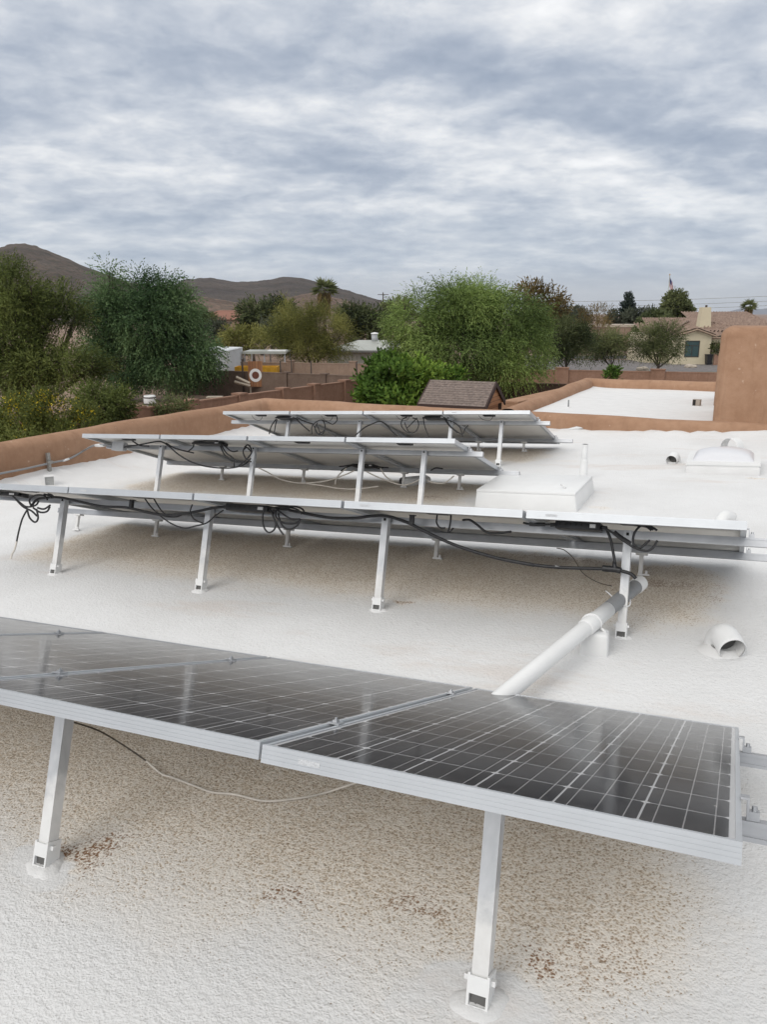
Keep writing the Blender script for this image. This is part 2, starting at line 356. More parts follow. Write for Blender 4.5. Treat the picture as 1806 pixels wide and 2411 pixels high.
    big = nd(t, 'ShaderNodeTexNoise', {'Vector': P, 'Scale': 0.9, 'Detail': 6.0, 'Roughness': 0.65}).outputs[0]
    wh = ramp(t, big, [(0.35, (0.69, 0.685, 0.675)), (0.55, (0.745, 0.742, 0.735)), (0.7, (0.77, 0.768, 0.762))])
    stn = nd(t, 'ShaderNodeTexNoise', {'Vector': nd(t, 'ShaderNodeMapping', {'Vector': P, 'Location': (2.2, 5.1, 0), 'Scale': (0.55, 1.5, 1)}).outputs[0], 'Scale': 1.3, 'Detail': 7.0, 'Roughness': 0.68}).outputs[0]
    wh = mixc(t, mth(t, 'MULTIPLY', sstep(t, stn, 0.54, 0.70), 0.55), wh, (0.64, 0.575, 0.525))
    wh = mixc(t, mth(t, 'MULTIPLY', sstep(t, mth(t, 'SUBTRACT', 0.62, h), 0.12, 0.36), 0.28), wh, (0.50, 0.46, 0.42))
    dusty = mixc(t, mth(t, 'MULTIPLY', sstep(t, dirt_shade, 0.25, 1.05), 0.8), wh, (0.80, 0.73, 0.635))
    t.links.new(mixc(t, paint, tan, dusty), b.inputs['Base Color'])
    b.inputs['Roughness'].default_value = 0.8; b.inputs['Specular IOR Level'].default_value = 0.2
    hb = mth(t, 'ADD', h, mth(t, 'ADD', mth(t, 'MULTIPLY', mid, 0.35), mth(t, 'MULTIPLY', nd(t, 'ShaderNodeTexNoise', {'Vector': P, 'Scale': 46.0, 'Detail': 2.0}).outputs[0], 1.1)))
    bp = nd(t, 'ShaderNodeBump', {'Height': hb, 'Strength': mth(t, 'SUBTRACT', 0.9, mth(t, 'MULTIPLY', clean, 0.45)), 'Distance': 0.0052})
    t.links.new(bp.outputs[0], b.inputs['Normal'])
    return m

def mat_pv():
    m, t, b = new_mat('pv_glass')
    tc = nd(t, 'ShaderNodeTexCoord').outputs['Object']
    sx = nd(t, 'ShaderNodeSeparateXYZ', {0: tc})
    p = 0.1585
    cx = mth(t, 'DIVIDE', mth(t, 'ADD', sx.outputs[0], p * 3), p); cy = mth(t, 'DIVIDE', mth(t, 'SUBTRACT', sx.outputs[1], (PL - 10 * p) / 2), p)
    fx = mth(t, 'ABSOLUTE', mth(t, 'SUBTRACT', mth(t, 'FRACT', cx), 0.5)); fy = mth(t, 'ABSOLUTE', mth(t, 'SUBTRACT', mth(t, 'FRACT', cy), 0.5))
    gx = mth(t, 'GREATER_THAN', fx, 0.5 - 0.0135); gy = mth(t, 'GREATER_THAN', fy, 0.5 - 0.0165)
    dia = mth(t, 'GREATER_THAN', mth(t, 'ADD', fx, fy), 1.0 - 0.075)
    out = mth(t, 'MAXIMUM', mth(t, 'MAXIMUM', mth(t, 'LESS_THAN', cx, 0.0), mth(t, 'GREATER_THAN', cx, 6.0)), mth(t, 'MAXIMUM', mth(t, 'LESS_THAN', cy, 0.0), mth(t, 'GREATER_THAN', cy, 10.0)))
    gap = mth(t, 'MAXIMUM', mth(t, 'MAXIMUM', mth(t, 'MULTIPLY', gx, 0.95), mth(t, 'MULTIPLY', gy, 0.62)), mth(t, 'MAXIMUM', dia, out))
    bx = mth(t, 'ABSOLUTE', mth(t, 'SUBTRACT', mth(t, 'FRACT', mth(t, 'ADD', mth(t, 'MULTIPLY', mth(t, 'FRACT', cx), 3.0), 0.0)), 0.5))
    bus = mth(t, 'MULTIPLY', mth(t, 'LESS_THAN', bx, 0.024), 0.55)
    # each cell a slightly different blue-black
    cell = nd(t, 'ShaderNodeTexWhiteNoise', {'Vector': nd(t, 'ShaderNodeCombineXYZ', {0: mth(t, 'FLOOR', cx), 1: mth(t, 'FLOOR', cy), 2: nd(t, 'ShaderNodeObjectInfo').outputs['Random']}).outputs[0]}, noise_dimensions='3D').outputs[0]
    cc = ramp(t, cell, [(0.0, (0.007, 0.0085, 0.0135)), (1.0, (0.0135, 0.015, 0.021))])
    col = mixc(t, gap, mixc(t, bus, cc, (0.42, 0.41, 0.41)), (0.44, 0.44, 0.445))
    dn = nd(t, 'ShaderNodeTexNoise', {'Vector': tc, 'Scale': 5.0, 'Detail': 8.0, 'Roughness': 0.7}).outputs[0]
    fine = nd(t, 'ShaderNodeTexNoise', {'Vector': tc, 'Scale': 160.0, 'Detail': 2.0}).outputs[0]
    edge = mth(t, 'ADD', sstep(t, sx.outputs[1], 0.06, 0.0), sstep(t, sx.outputs[1], PL - 0.16, PL))
    dust = mth(t, 'ADD', mth(t, 'MULTIPLY', sstep(t, dn, 0.35, 0.8), 0.06), mth(t, 'MULTIPLY', sstep(t, fine, 0.55, 0.8), 0.05))
    dust = mth(t, 'ADD', dust, mth(t, 'MULTIPLY', edge, 0.03))
    sp1 = nd(t, 'ShaderNodeTexVoronoi', {'Vector': tc, 'Scale': 4.3}, feature='F1').outputs['Distance']
    dust = mth(t, 'MAXIMUM', dust, mth(t, 'MULTIPLY', mth(t, 'LESS_THAN', sp1, 0.018), 0.7))
    t.links.new(mixc(t, dust, col, (0.44, 0.42, 0.40)), b.inputs['Base Color'])
    t.links.new(mth(t, 'MULTIPLY_ADD', sstep(t, dn, 0.2, 0.8), 0.08, 0.10), b.inputs['Roughness'])
    b.inputs['IOR'].default_value = 1.36
    return m
M['pv'] = mat_pv()
FEET_SPOTS = []

# ------------------------------------------------------------------ land and sky line: ground, paths, hills
def mat_ground():
    m, t, b = new_mat('desert_ground')
    P = nd(t, 'ShaderNodeNewGeometry').outputs['Position']
    n1 = nd(t, 'ShaderNodeTexNoise', {'Vector': P, 'Scale': 0.05, 'Detail': 7.0, 'Roughness': 0.65}).outputs[0]
    n2 = nd(t, 'ShaderNodeTexNoise', {'Vector': P, 'Scale': 1.4, 'Detail': 6.0, 'Roughness': 0.7}).outputs[0]
    c = ramp(t, mth(t, 'MULTIPLY_ADD', n1, 0.5, mth(t, 'MULTIPLY', n2, 0.5)), [(0.36, (0.15, 0.095, 0.065)), (0.5, (0.235, 0.155, 0.11)), (0.64, (0.32, 0.225, 0.165))])
    t.links.new(c, b.inputs['Base Color']); b.inputs['Roughness'].default_value = 0.95
    bp = nd(t, 'ShaderNodeBump', {'Height': n2, 'Strength': 0.5, 'Distance': 0.08}); t.links.new(bp.outputs[0], b.inputs['Normal'])
    return m
M['ground'] = mat_ground()
def sheet(name, pts, z, m, kind='structure'):
    return tag(mesh(name, [(p[0], p[1], z) for p in pts], [tuple(range(len(pts)))], m), kind=kind)
sheet('ground', [(-13000, -13000), (13000, -13000), (13000, 13000), (-13000, 13000)], 0.0, M['ground'])
M['gravel'] = plain('grey_gravel', (0.17, 0.155, 0.15), 0.95, 0, 0.35, 2.2, 0.03, 18)
M['lawn'] = plain('dry_lawn', (0.07, 0.085, 0.032), 0.95, 0, 0.4, 3, 0.03, 30)
M['street'] = plain('asphalt', (0.075, 0.072, 0.072), 0.9, 0, 0.2, 1.2, 0.006, 60)
def strip(name, x0, x1, D0, D1, z, m):
    def g(x, D): return CAM + RT * ((x - CX) / FPX * D * 0.97) + FW * D
    return sheet(name, [g(x0, D0), g(x1, D0), g(x1, D1), g(x0, D1)], z, m)
strip('gravel_yard', 1240, 2300, 47, 88, 0.004, M['gravel'])
strip('lawn_strip', 1600, 1900, 66, 69.5, 0.008, M['lawn'])
strip('street', 1240, 2300, 90, 97, 0.004, M['street'])

def mat_hill(name, a, b_, c, dotc, dots=0.55, scale=0.05):
    m, t, b = new_mat(name)
    P = nd(t, 'ShaderNodeNewGeometry').outputs['Position']
    n1 = nd(t, 'ShaderNodeTexNoise', {'Vector': P, 'Scale': scale * 0.35, 'Detail': 8.0, 'Roughness': 0.68}).outputs[0]
    vo = nd(t, 'ShaderNodeTexNoise', {'Vector': P, 'Scale': scale * 4.5, 'Detail': 3.0, 'Roughness': 0.6}).outputs[0]
    col = ramp(t, n1, [(0.36, a), (0.5, b_), (0.62, c)])
    col = mixc(t, mth(t, 'MULTIPLY', sstep(t, vo, 0.49, 0.56), dots), col, dotc)
    t.links.new(col, b.inputs['Base Color']); b.inputs['Roughness'].default_value = 0.95
    bp = nd(t, 'ShaderNodeBump', {'Height': n1, 'Strength': 1.0, 'Distance': 26.0}); t.links.new(bp.outputs[0], b.inputs['Normal'])
    return m
def hill(name, ridge, D0, Dr, m, seed, rough=0.05, n=230, rows=64, skew=0.0):
    rng = np.random.default_rng(seed)
    xs = np.linspace(ridge[0][0], ridge[-1][0], n); ys = np.interp(xs, [r[0] for r in ridge], [r[1] for r in ridge])
    k = np.ones(5) / 5; ysm = np.convolve(np.pad(ys, 2, mode='edge'), k, 'valid')
    jit = np.convolve(rng.normal(0, 1, n + 4), k, 'valid')
    H = (740.0 - ysm) / FPX * Dr + CAMZ
    V = []; F = []
    ph = rng.uniform(0, 6.28, 24); fr = np.geomspace(0.02, 0.34, 24) / (Dr / 900.0); an = rng.uniform(0, 6.28, 24)
    for j in range(rows):
        s = j / (rows - 1) * 1.9
        prof = (math.sin(min(s, 1.0) * math.pi / 2) ** 1.35) if s <= 1 else math.cos((s - 1) / 0.9 * math.pi / 2)
        D = D0 + (Dr - D0) * s
        for i in range(n):
            p = CAM + RT * ((xs[i] - CX) / FPX * 0.97 * D) + FW * D
            w = float((np.abs(np.sin(p.x * fr * np.cos(an) + p.y * fr * np.sin(an) + ph)) * (0.02 / fr) ** 0.28).sum() / 4.2 - 1.6)
            damp = max(0.0, min(1.0, abs(1 - s) * 2.2)); z = (CAMZ + (740.0 - ysm[i]) / FPX * D) * prof * (1 + rough * w * damp) + jit[i] * Dr / FPX * 1.0 * prof
            V.append((p.x, p.y, max(z, 0) - 1.0))
    for j in range(rows - 1):
        for i in range(n - 1): F.append((j * n + i, j * n + i + 1, (j + 1) * n + i + 1, (j + 1) * n + i))
    return tag(mesh(name, V, F, m, smooth=True), kind='structure')
mh1 = mat_hill('rocky_hill', (0.058, 0.040, 0.029), (0.092, 0.064, 0.047), (0.145, 0.103, 0.075), (0.046, 0.042, 0.027), 0.7, 0.05)
mh2 = mat_hill('scrub_hill', (0.054, 0.040, 0.034), (0.078, 0.058, 0.048), (0.115, 0.085, 0.066), (0.044, 0.040, 0.030), 0.65, 0.05)
mh3 = mat_hill('sandy_slope', (0.170, 0.098, 0.066), (0.246, 0.151, 0.104), (0.323, 0.217, 0.153), (0.072, 0.070, 0.043), 0.75, 0.09)
mh4 = mat_hill('far_mountain', (0.110, 0.115, 0.140), (0.130, 0.135, 0.160), (0.150, 0.150, 0.175), (0.100, 0.110, 0.120), 0.3, 0.004)  # blue of distant haze painted into the rock colour
hill('hills', [(-1000, 742), (-800, 728), (-600, 708), (-420, 680), (-250, 640), (-120, 615), (0, 604), (40, 592), (65, 588), (100, 596), (160, 618), (215, 640), (300, 668), (380, 692), (460, 714), (560, 737), (600, 742)], 380, 900, mh1, 3, 0.16)
hill('hills', [(300, 742), (360, 705), (400, 682), (440, 665), (500, 662), (560, 670), (620, 668), (680, 660), (720, 664), (790, 680), (860, 700), (905, 713), (960, 733), (1010, 742)], 520, 1150, mh2, 5, 0.13)
hill('hills', [(180, 742), (300, 716), (420, 702), (480, 700), (560, 712), (640, 714), (690, 700), (735, 691), (800, 704), (860, 720), (930, 741)], 230, 560, mh3, 9, 0.16)
hill('hills', [(1640, 742), (1690, 740), (1725, 733), (1760, 724), (1785, 730), (1806, 727), (1850, 722), (1920, 730), (2000, 742)], 8200, 9000, mh4, 12, 0.02, n=60, rows=10)

# ------------------------------------------------------------------ the stucco house whose roof we stand on
def sweep(name, path, w, ztop, zout, zin, m, parent, seed=1, step=0.2, rad=0.13):
    """wall with a hand-rounded top along a mitred path; outside is on the left of the walking direction"""
    rng = np.random.default_rng(seed)
    P = [Vector((p[0], p[1], 0)) for p in path]
    prof = [(w, zout), (w, ztop - rad * 1.6)]
    for k in range(1, 8):
        a = math.pi / 2 * k / 7; prof.append((w - rad + rad * math.cos(a), ztop - rad + rad * math.sin(a)))
    for k in range(0, 7):
        a = math.pi / 2 * (1 - k / 7); prof.append((-(w - rad) - rad * math.cos(a), ztop - rad + rad * math.sin(a)))
    prof += [(-w, ztop - rad * 1.6), (-w, zin)]
    st = []
    for i in range(len(P) - 1):
        L = (P[i + 1] - P[i]).length; n = max(2, int(L / step))
        for k in range(n): st.append((P[i].lerp(P[i + 1], k / n), i, k == 0))
    st.append((P[-1], len(P) - 2, False))
    V = []; nP = len(prof); ph = rng.uniform(0, 6.28, 6)
    for j, (p, i, corner) in enumerate(st):
        t = (P[i + 1] - P[i]).normalized(); nn = Vector((-t.y, t.x, 0)); sc = 1
        if corner and i > 0:
            t0 = (P[i] - P[i - 1]).normalized(); n0 = Vector((-t0.y, t0.x, 0)); nn = (nn + n0).normalized(); sc = 1 / nn.dot(n0)
        wob = 0.010 * math.sin(j * 0.31 + ph[0]) + 0.006 * math.sin(j * 0.83 + ph[1])
        for q, (o, z) in enumerate(prof):
            e = rng.normal(0, 0.0016)
            V.append(p + nn * (o * sc + e + wob * 0.4) + Vector((0, 0, z + (wob * 0.6 + e if 2 <= q < nP - 2 else 0))))
    F = [(j * nP + q, (j + 1) * nP + q, (j + 1) * nP + q + 1, j * nP + q + 1) for j in range(len(st) - 1) for q in range(nP - 1)]
    return mesh(name, V, F, m, parent, smooth=True)
house = thing('stucco_house', 'tan stucco flat roofed house with rounded parapets and white coated roof carrying the panels', 'house', (0, 0, 0))
ZP = CAMZ - 1.395
def xin(Y): return -7.85 + (Y + 4) * (0.45 / 15.45) + 0.15
sweep('parapet_wall', [(-7.85, -4), (-7.40, 11.45), (7.2, 11.45)], 0.15, ZP, 0.0, CAMZ - 2.2, M['stucco'], house, 2)
sweep('parapet_wall', [(-3.14, 11.40), (-3.14, 17.78), (7.2, 17.78)], 0.15, CAMZ - 1.365, 0.0, CAMZ - 1.9, M['stucco'], house, 3)
rounded_box('chimney_block', (-0.36, 12.02, 2.6), (3.2, 13.85, CAMZ - 0.175), 0.13, M['stucco'], house, 5)
bx = onY(1690, 850, 14.6).x
rounded_box('chimney_block', (bx, 14.6, 2.6), (2.6, 16.2, onY(1700, 818, 14.6).z), 0.13, M['stucco'], house, 5)
# leg places and feet -------------------------------------------------
FRONT = [[-0.539, -1.927, -3.30], [-0.549, -1.890, -3.129, -4.381], [-0.384, -0.984, -2.138, -3.254], [-0.402, -1.009, -2.201, -3.223]]
REAR = [[-0.58, -1.95, -3.3], [-0.584, -1.937, -3.136, -4.389, -5.25], [-0.390, -0.987, -2.154, -3.213], [-0.390, -0.981, -2.15, -3.2]]
def foot_t(p):                       # how far down the leg (along -n) to the roof
    return (p.z - roofz(p.x)) / (n_.z - 0.052 * n_.x)
for k in range(4):
    for al in FRONT[k]:
        p = rp(k, al, SU - 0.02, 0); f = p - n_ * foot_t(p)
        FEET_SPOTS.append(((f.x, f.y), 0.15 if k == 0 else 0.10, 0.12 if k == 0 else 0.07))
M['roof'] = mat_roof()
def grid(name, x0, x1, y0, y1, step, zf, m, parent):
    nx = int((x1 - x0) / step) + 1; ny = int((y1 - y0) / step) + 1
    V = []; F = []
    for j in range(ny):
        for i in range(nx):
            X = x0 + (x1 - x0) * i / (nx - 1); Y = y0 + (y1 - y0) * j / (ny - 1); V.append((X, Y, zf(X, Y)))
    for j in range(ny - 1):
        for i in range(nx - 1): F.append((j * nx + i, j * nx + i + 1, (j + 1) * nx + i + 1, (j + 1) * nx + i))
    return mesh(name, V, F, m, parent, smooth=True)
def zmain(X, Y):
    z = roofz(X)
    dl = X - xin(Y)
    if dl < 0.62: z += 0.15 * (1 - max(dl, 0) / 0.62) ** 2 + 0.010 * math.sin(Y * 3.1) * (1 - max(dl, 0) / 0.62)
    db = 11.30 - Y
    if db < 0.35: z += 0.05 * (1 - max(db, 0) / 0.35) ** 2 + 0.007 * math.sin(X * 4.3) * (1 - max(db, 0) / 0.35)
    if dl < 0.28 or db < 0.2: z += random.gauss(0, 0.008)
    return z + 0.004 * math.sin(X * 2.3 + Y * 1.1) + 0.003 * math.sin(Y * 3.7 - X)
def flat(X, Y):                       # near the feet the deck is kept to its plane
    return zmain(X, Y)
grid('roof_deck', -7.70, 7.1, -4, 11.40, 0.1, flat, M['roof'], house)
def z2(X, Y):
    z = CAMZ - 1.49 - 0.012 * (Y - 11.5) + 0.004 * math.sin(X * 2.7 + Y)
    for dd in (X + 2.99, 17.63 - Y):
        if dd < 0.4: z += 0.02 * (1 - max(dd, 0) / 0.4) ** 2
    if Y < 12.3 and X > -0.8: z += 0.03 * (1 - (Y - 11.5) / 0.8)
    return z
grid('roof_deck', -3.05, 7.1, 11.5, 17.7, 0.1, z2, M['white'], house)
# smear of coating run up the back parapet
def smear(pts, thick, Y):
    V = [onY(x, y, Y) for x, y in pts]; V2 = [v + Vector((0, -thick, 0)) for v in V]
    c = sum(V2, Vector()) / len(V2) + Vector((0, -thick * 0.6, 0)); n = len(V)
    F = [(i, (i + 1) % n, n + (i + 1) % n, n + i) for i in range(n)] + [(n + i, n + (i + 1) % n, 2 * n) for i in range(n)]
    return mesh('coating_smear', V + V2 + [c], F, M['white'], house, smooth=True)
smear([(1296, 1016), (1305, 1012), (1322, 1010), (1338, 1009), (1350, 1006), (1358, 1004), (1368, 1006), (1374, 1009), (1362, 1010), (1352, 1012), (1340, 1013), (1325, 1014)], 0.008, 11.300)

# ------------------------------------------------------------------ solar panels
def rowmat(o): return Matrix(((r_.x, d_.x, n_.x, o.x), (r_.y, d_.y, n_.y, o.y), (r_.z, d_.z, n_.z, o.z), (0, 0, 0, 1)))
def make_panel(label, k, i, s0):
    root = thing('solar_panel', label, 'solar panel', rot=rowmat(rp(k, -(i + 0.5) * PITCHW, s0)), group='solar panels in rows on the white roof')
    h = PW / 2; f = MB()
    # front bar with three shallow grooves, plain sides and back; each with a top lip and a bottom flange
    zs = [0.0, -0.009, -0.0105, -0.0185, -0.020, -0.028, -0.0295, -PT]
    for a in range(len(zs) - 1):
        ins = 0.0009 if a % 2 else 0.0
        f.box((-h, ins, zs[a + 1]), (h, 0.0035, zs[a]))
    f.box((-h, 0.0035, -0.002), (h, 0.011, 0.0)); f.box((-h, 0.0035, -PT), (h, 0.030, -PT + 0.002))
    f.box((-h, PL - 0.0035, -PT), (h, PL, 0)); f.box((-h, PL - 0.011, -0.002), (h, PL - 0.0035, 0)); f.box((-h, PL - 0.030, -PT), (h, PL - 0.0035, -PT + 0.002))
    for sg in (-1, 1):
        a, b = sorted((sg * h, sg * (h - 0.0035))); f.box((a, 0.0035, -PT + 0.002), (b, PL - 0.0035, -0.002))
        a, b = sorted((sg * (h - 0.0035), sg * (h - 0.011))); f.box((a, 0.011, -0.002), (b, PL - 0.011, 0))
        a, b = sorted((sg * (h - 0.0035), sg * (h - 0.026))); f.box((a, 0.030, -PT), (b, PL - 0.030, -PT + 0.002))
    f.build('frame', M['frame'], root)
    MB().box((-h + 0.005, 0.005, -0.006), (h - 0.005, PL - 0.005, -0.0025)).build('cell_glass', M['pv'], root)
    MB().box((-h + 0.005, 0.005, -0.0085), (h - 0.005, PL - 0.005, -0.0063)).build('backsheet', M['sheet'], root)
    jb = MB().box((-0.065, 0.10, -0.031), (0.065, 0.165, -0.0088)).box((-0.055, 0.108, -0.034), (0.055, 0.157, -0.0312)).build('junction_box', M['black'], root)
    sg = 0.7 + 0.6 * random.random()
    if k == 3: MB().tube(catmull([(0.055, 0.10, -0.022), (0.06, 0.085, -0.05), (0.03, 0.08, -0.05 - 0.05 * sg), (-0.05, 0.08, -0.045 - 0.045 * sg), (-0.11, 0.09, -0.035)]), 0.003, 6).build('lead', M['cable'], jb, True)
    MB().box((-0.40, -0.0006, -0.026), (-0.345, 0.0001, -0.0145)).build('barcode_sticker', M['sticker'], root)
    MB().box((0.20, 0.08, -0.0093), (0.31, 0.16, -0.0088)).build('rating_plate', M['sticker2'], root)
    return root
ROWNAME = ['nearest row', 'second row', 'third row', 'farthest row']
PLACE = {0: 'at the right end', 1: 'second from right', 2: 'third from right', 3: 'fourth from right', 4: 'at the left end'}
BES = [['low in the right corner', 'left of the wide seam', 'cut off at left', 'barely in frame'],
       ['above the white pipe', 'over a drooping cable', 'middle of the row', 'over black cable coils', 'cut off by the frame'],
       ['pointing at the white hatch', 'above a low black box', 'beside a looped cable', 'by a grey conduit box'],
       ['with an end beside open roof', 'before the wooden playhouse', 'before the bright green bush', 'near the parapet corner']]
panels = {}
for k in range(4):
    for i in range(ROWN[k]):
        pos = 'at the left end' if (k in (2, 3) and i == 3) else PLACE[i]
        s0 = -0.022 if (k == 0 and i == 0) else (0.004 * math.sin(i * 5 + k))
        panels[k, i] = make_panel('solar panel %s of the %s, %s' % (pos, ROWNAME[k], BES[k][i]), k, i, s0)

# ------------------------------------------------------------------ racks: rails, legs, clamps
def make_rack(k, label):
    root = thing('panel_rack', label, 'solar rack', rot=rowmat(rp(k, 0, 0)), group='aluminium racks under the rows of panels')
    xl = -ROWN[k] * PITCHW - (0.45 if k == 1 else 0.09 if k != 2 else -0.02); xr = (0.55, 0.60, 0.13, 0.14)[k]
    for q, s in enumerate((SU, SL)):
        x1 = xr + (0.07 if (k in (2, 3) and q) else 0); x0 = xl + (0.02 if q else 0)
        m = MB()
        z0, z1 = -PT - 0.001, -PT - 0.043                       # box section with a lip and a slot along its face
        m.box((x0, s, z1 + 0.010), (x1, s + 0.036, z0)); m.box((x0, s - 0.003, z0 - 0.010), (x1, s - 0.0002, z0)); m.box((x0, s - 0.005, z1), (x1, s + 0.041, z1 + 0.0098))
        m.build('rail', M['alu'], root)
    inv = root.matrix_basis.inverted()
    for al in FRONT[k]:
        p = rp(k, al, SU - 0.0255, 0); t = foot_t(p)
        x = al
        leg = MB().box((x - 0.02, SU - 0.046, -t + 0.03), (x + 0.02, SU - 0.006, -PT - 0.004)).build('leg', M['legpaint'], root)
        b = MB()
        w, y0, y1 = 0.0265, SU - 0.053, SU + 0.001
        b.box((x - w, y0, -t - 0.006), (x - w + 0.006, y1, -t + 0.075)); b.box((x + w - 0.006, y0, -t - 0.006), (x + w, y1, -t + 0.075))
        b.box((x - w + 0.006, y0, -t + 0.030), (x + w - 0.006, y0 + 0.0055, -t + 0.070)); b.box((x - w + 0.006, y1 - 0.006, -t - 0.006), (x + w - 0.006, y1, -t + 0.07))
        b.box((x - w - 0.012, y0 + 0.012, -t + 0.052), (x - w, y0 + 0.026, -t + 0.064)); b.box((x + w, y0 + 0.012, -t + 0.052), (x + w + 0.010, y0 + 0.026, -t + 0.064))
        b.box((x - w + 0.006, y0, -t - 0.006), (x + w - 0.006, y0 + 0.05, -t + 0.004))
        b.build('foot_bracket', M['whiteclean'], leg)
        MB().box((x - w + 0.008, y0 + 0.010, -t + 0.0042), (x + w - 0.008, y0 + 0.012, -t + 0.030)).build('bracket_hollow', M['hollow'], leg)
        MB().box((x - 0.006, SU - 0.052, -PT - 0.030), (x + 0.006, SU - 0.0462, -PT - 0.016)).box((x - 0.003, SU - 0.056, -PT - 0.026), (x + 0.003, SU - 0.052, -PT - 0.020)).build('bolt', M['dark'], leg)
        # lumpy collar of sealant where the foot meets the roof
        f = p - n_ * t; rng = np.random.default_rng(int(abs(al) * 1000) + k)
        V = []; F = []; nn = 28; R0 = 0.060 if k == 0 else 0.046
        prof = [(1.25, -0.006), (1.0, 0.004), (0.8, 0.009), (0.55, 0.011), (0.0, 0.012)]
        rj = 1 + 0.12 * np.sin(np.arange(nn) * 6.283 / nn * 2 + rng.uniform(0, 6)) + rng.normal(0, 0.03, nn) + 0.10 * np.sin(np.arange(nn) * 6.283 / nn * 3 + rng.uniform(0, 6))
        for (rr, zz) in prof:
            for a in range(nn):
                an = 6.2832 * a / nn; X = f.x + R0 * rr * rj[a] * math.cos(an); Y = f.y + R0 * 0.85 * rr * rj[a] * math.sin(an)
                V.append(inv @ Vector((X, Y, roofz(X) + zz + rng.normal(0, 0.0012))))
        for j in range(len(prof) - 1):
            for a in range(nn): F.append((j * nn + a, j * nn + (a + 1) % nn, (j + 1) * nn + (a + 1) % nn, (j + 1) * nn + a))
        mesh('sealant_collar', V, F, M['white'], leg, smooth=True)
    for al in REAR[k]:
        p = rp(k, al, SL + 0.012, 0); t = foot_t(p); x = al
        leg = MB().box((x - 0.012, SL + 0.002, -t - 0.004), (x + 0.012, SL + 0.026, -PT - 0.0565)).build('rear_leg', M['legpaint'], root)
        MB().box((x - 0.034, SL - 0.008, -PT - 0.056), (x + 0.034, SL + 0.044, -PT - 0.0432)).build('cap_plate', M['legpaint'], leg)
        MB().box((x - 0.0125, SL - 0.02, -t - 0.003), (x + 0.055, SL + 0.0015, -t + 0.008)).tube([(x + 0.036, SL - 0.01, -t + 0.008), (x + 0.036, SL - 0.01, -t + 0.028)], 0.008, 6).build('foot_plate', M['whiteclean'], leg)
    for s in (SU, SL):
        for i in range(ROWN[k] + 1):
            xx = -i * PITCHW
            if i == 0: xx = 0.003
            c = MB()
            if i == 0:
                c.box((xx, s + 0.002, -PT - 0.0005), (xx + 0.005, s + 0.038, 0.0015)); c.box((xx - 0.013, s + 0.002, 0.0016), (xx + 0.005, s + 0.038, 0.006)); c.box((xx + 0.0052, s + 0.004, -PT - 0.0005), (xx + 0.026, s + 0.036, -PT + 0.018)); c.tube([(xx + 0.016, s + 0.02, -PT + 0.018), (xx + 0.016, s + 0.02, -PT + 0.028)], 0.006, 6)
                c.build('end_clamp', M['alu'], root)
            else:
                c.box((xx - 0.017, s + 0.004, 0.0006), (xx + 0.017, s + 0.040, 0.0045)).box((xx - 0.006, s + 0.014, 0.0045), (xx + 0.006, s + 0.030, 0.011)).tube([(xx, s + 0.022, -PT), (xx, s + 0.022, 0.017)], 0.004, 6)
                c.build('mid_clamp', M['alu'], root)
    return root
racks = [make_rack(0, 'aluminium rack with two tall legs under the nearest row of panels'),
         make_rack(1, 'long aluminium rack holding the second row, rails sticking out at right'),
         make_rack(2, 'aluminium rack holding the third row beside the white hatch box'),
         make_rack(3, 'aluminium rack holding the farthest row next to the back parapet')]

# ------------------------------------------------------------------ cables and electrical boxes
ZA, ZB, ZC, ZD, Z1 = (0, 940, 700 / 1657), (600, 940, 700 / 1657), (1100, 940, 706 / 1657), (1100, 1200, 706 / 1657), (0, 1400, 900 / 1657)
def zp(Z, pts): return [(Z[0] + x * Z[2], Z[1] + y * Z[2]) for x, y in pts]
def on_row(k, s, pts):
    P = rp(k, 0, s); return [hit(x, y, P, d_) for x, y in pts]
def cable(label, Z, k, s, pts, r=0.0045, m='cable', name='cable', cat='cable', group='loose cables on the solar racks', P3=None):
    P = P3 or on_row(k, s, zp(Z, pts) if Z else pts)
    o = MB().tube(catmull(P, 7), r, 8).build(name, M[m], None, True)
    if label: tag(o, label, cat, group)
    return o
def parts_cable(root, Z, k, s, runs, r=0.004, m='cable', name='strand'):
    for pts in runs:
        MB().tube(catmull(on_row(k, s, zp(Z, pts)), 7), r, 7).build(name, M[m], root, True)
def empty_at(name, label, cat, p, group=None): return thing(name, label, cat, p, None, group)
def thing_strands(name, label, cat, Z, k, s, runs, r=0.004, m='cable', group='loose cables on the solar racks'):
    c = on_row(k, s, zp(Z, [runs[0][0]]))[0]
    root = thing(name, label, cat, c, None, group)
    for pts in runs:
        MB().tube(catmull(on_row(k, s, zp(Z, pts)), 7), r * 1.2, 7).build('strand', M[m], root, True, True)
    return root
# second row
tr = [*zp(ZA, [(175, 595), (205, 560), (250, 550), (330, 547), (450, 572), (560, 596), (700, 603), (800, 625), (900, 644), (1000, 641), (1100, 625), (1250, 600)]),
      *zp(ZB, [(150, 612), (200, 620), (300, 640), (420, 660), (560, 662), (650, 651), (740, 652), (850, 687), (950, 737), (1100, 806), (1250, 857), (1400, 896), (1560, 925)]),
      *zp(ZC, [(180, 880), (370, 915), (530, 930), (700, 935), (790, 940), (850, 948), (905, 965), (932, 990)])]
t0 = thing('trunk_cable', 'thick black trunk cable sagging along the whole second row down to the pipe', 'cable', on_row(1, .22, [tr[0]])[0], None, 'loose cables on the solar racks')
MB().tube(catmull(on_row(1, .22, tr), 6), 0.0092, 8).build('sheath', M['cable'], t0, True, True)
tc_ = on_row(1, .22, zp(ZC, [(745, 932), (770, 936), (800, 938), (830, 942), (852, 948)]))
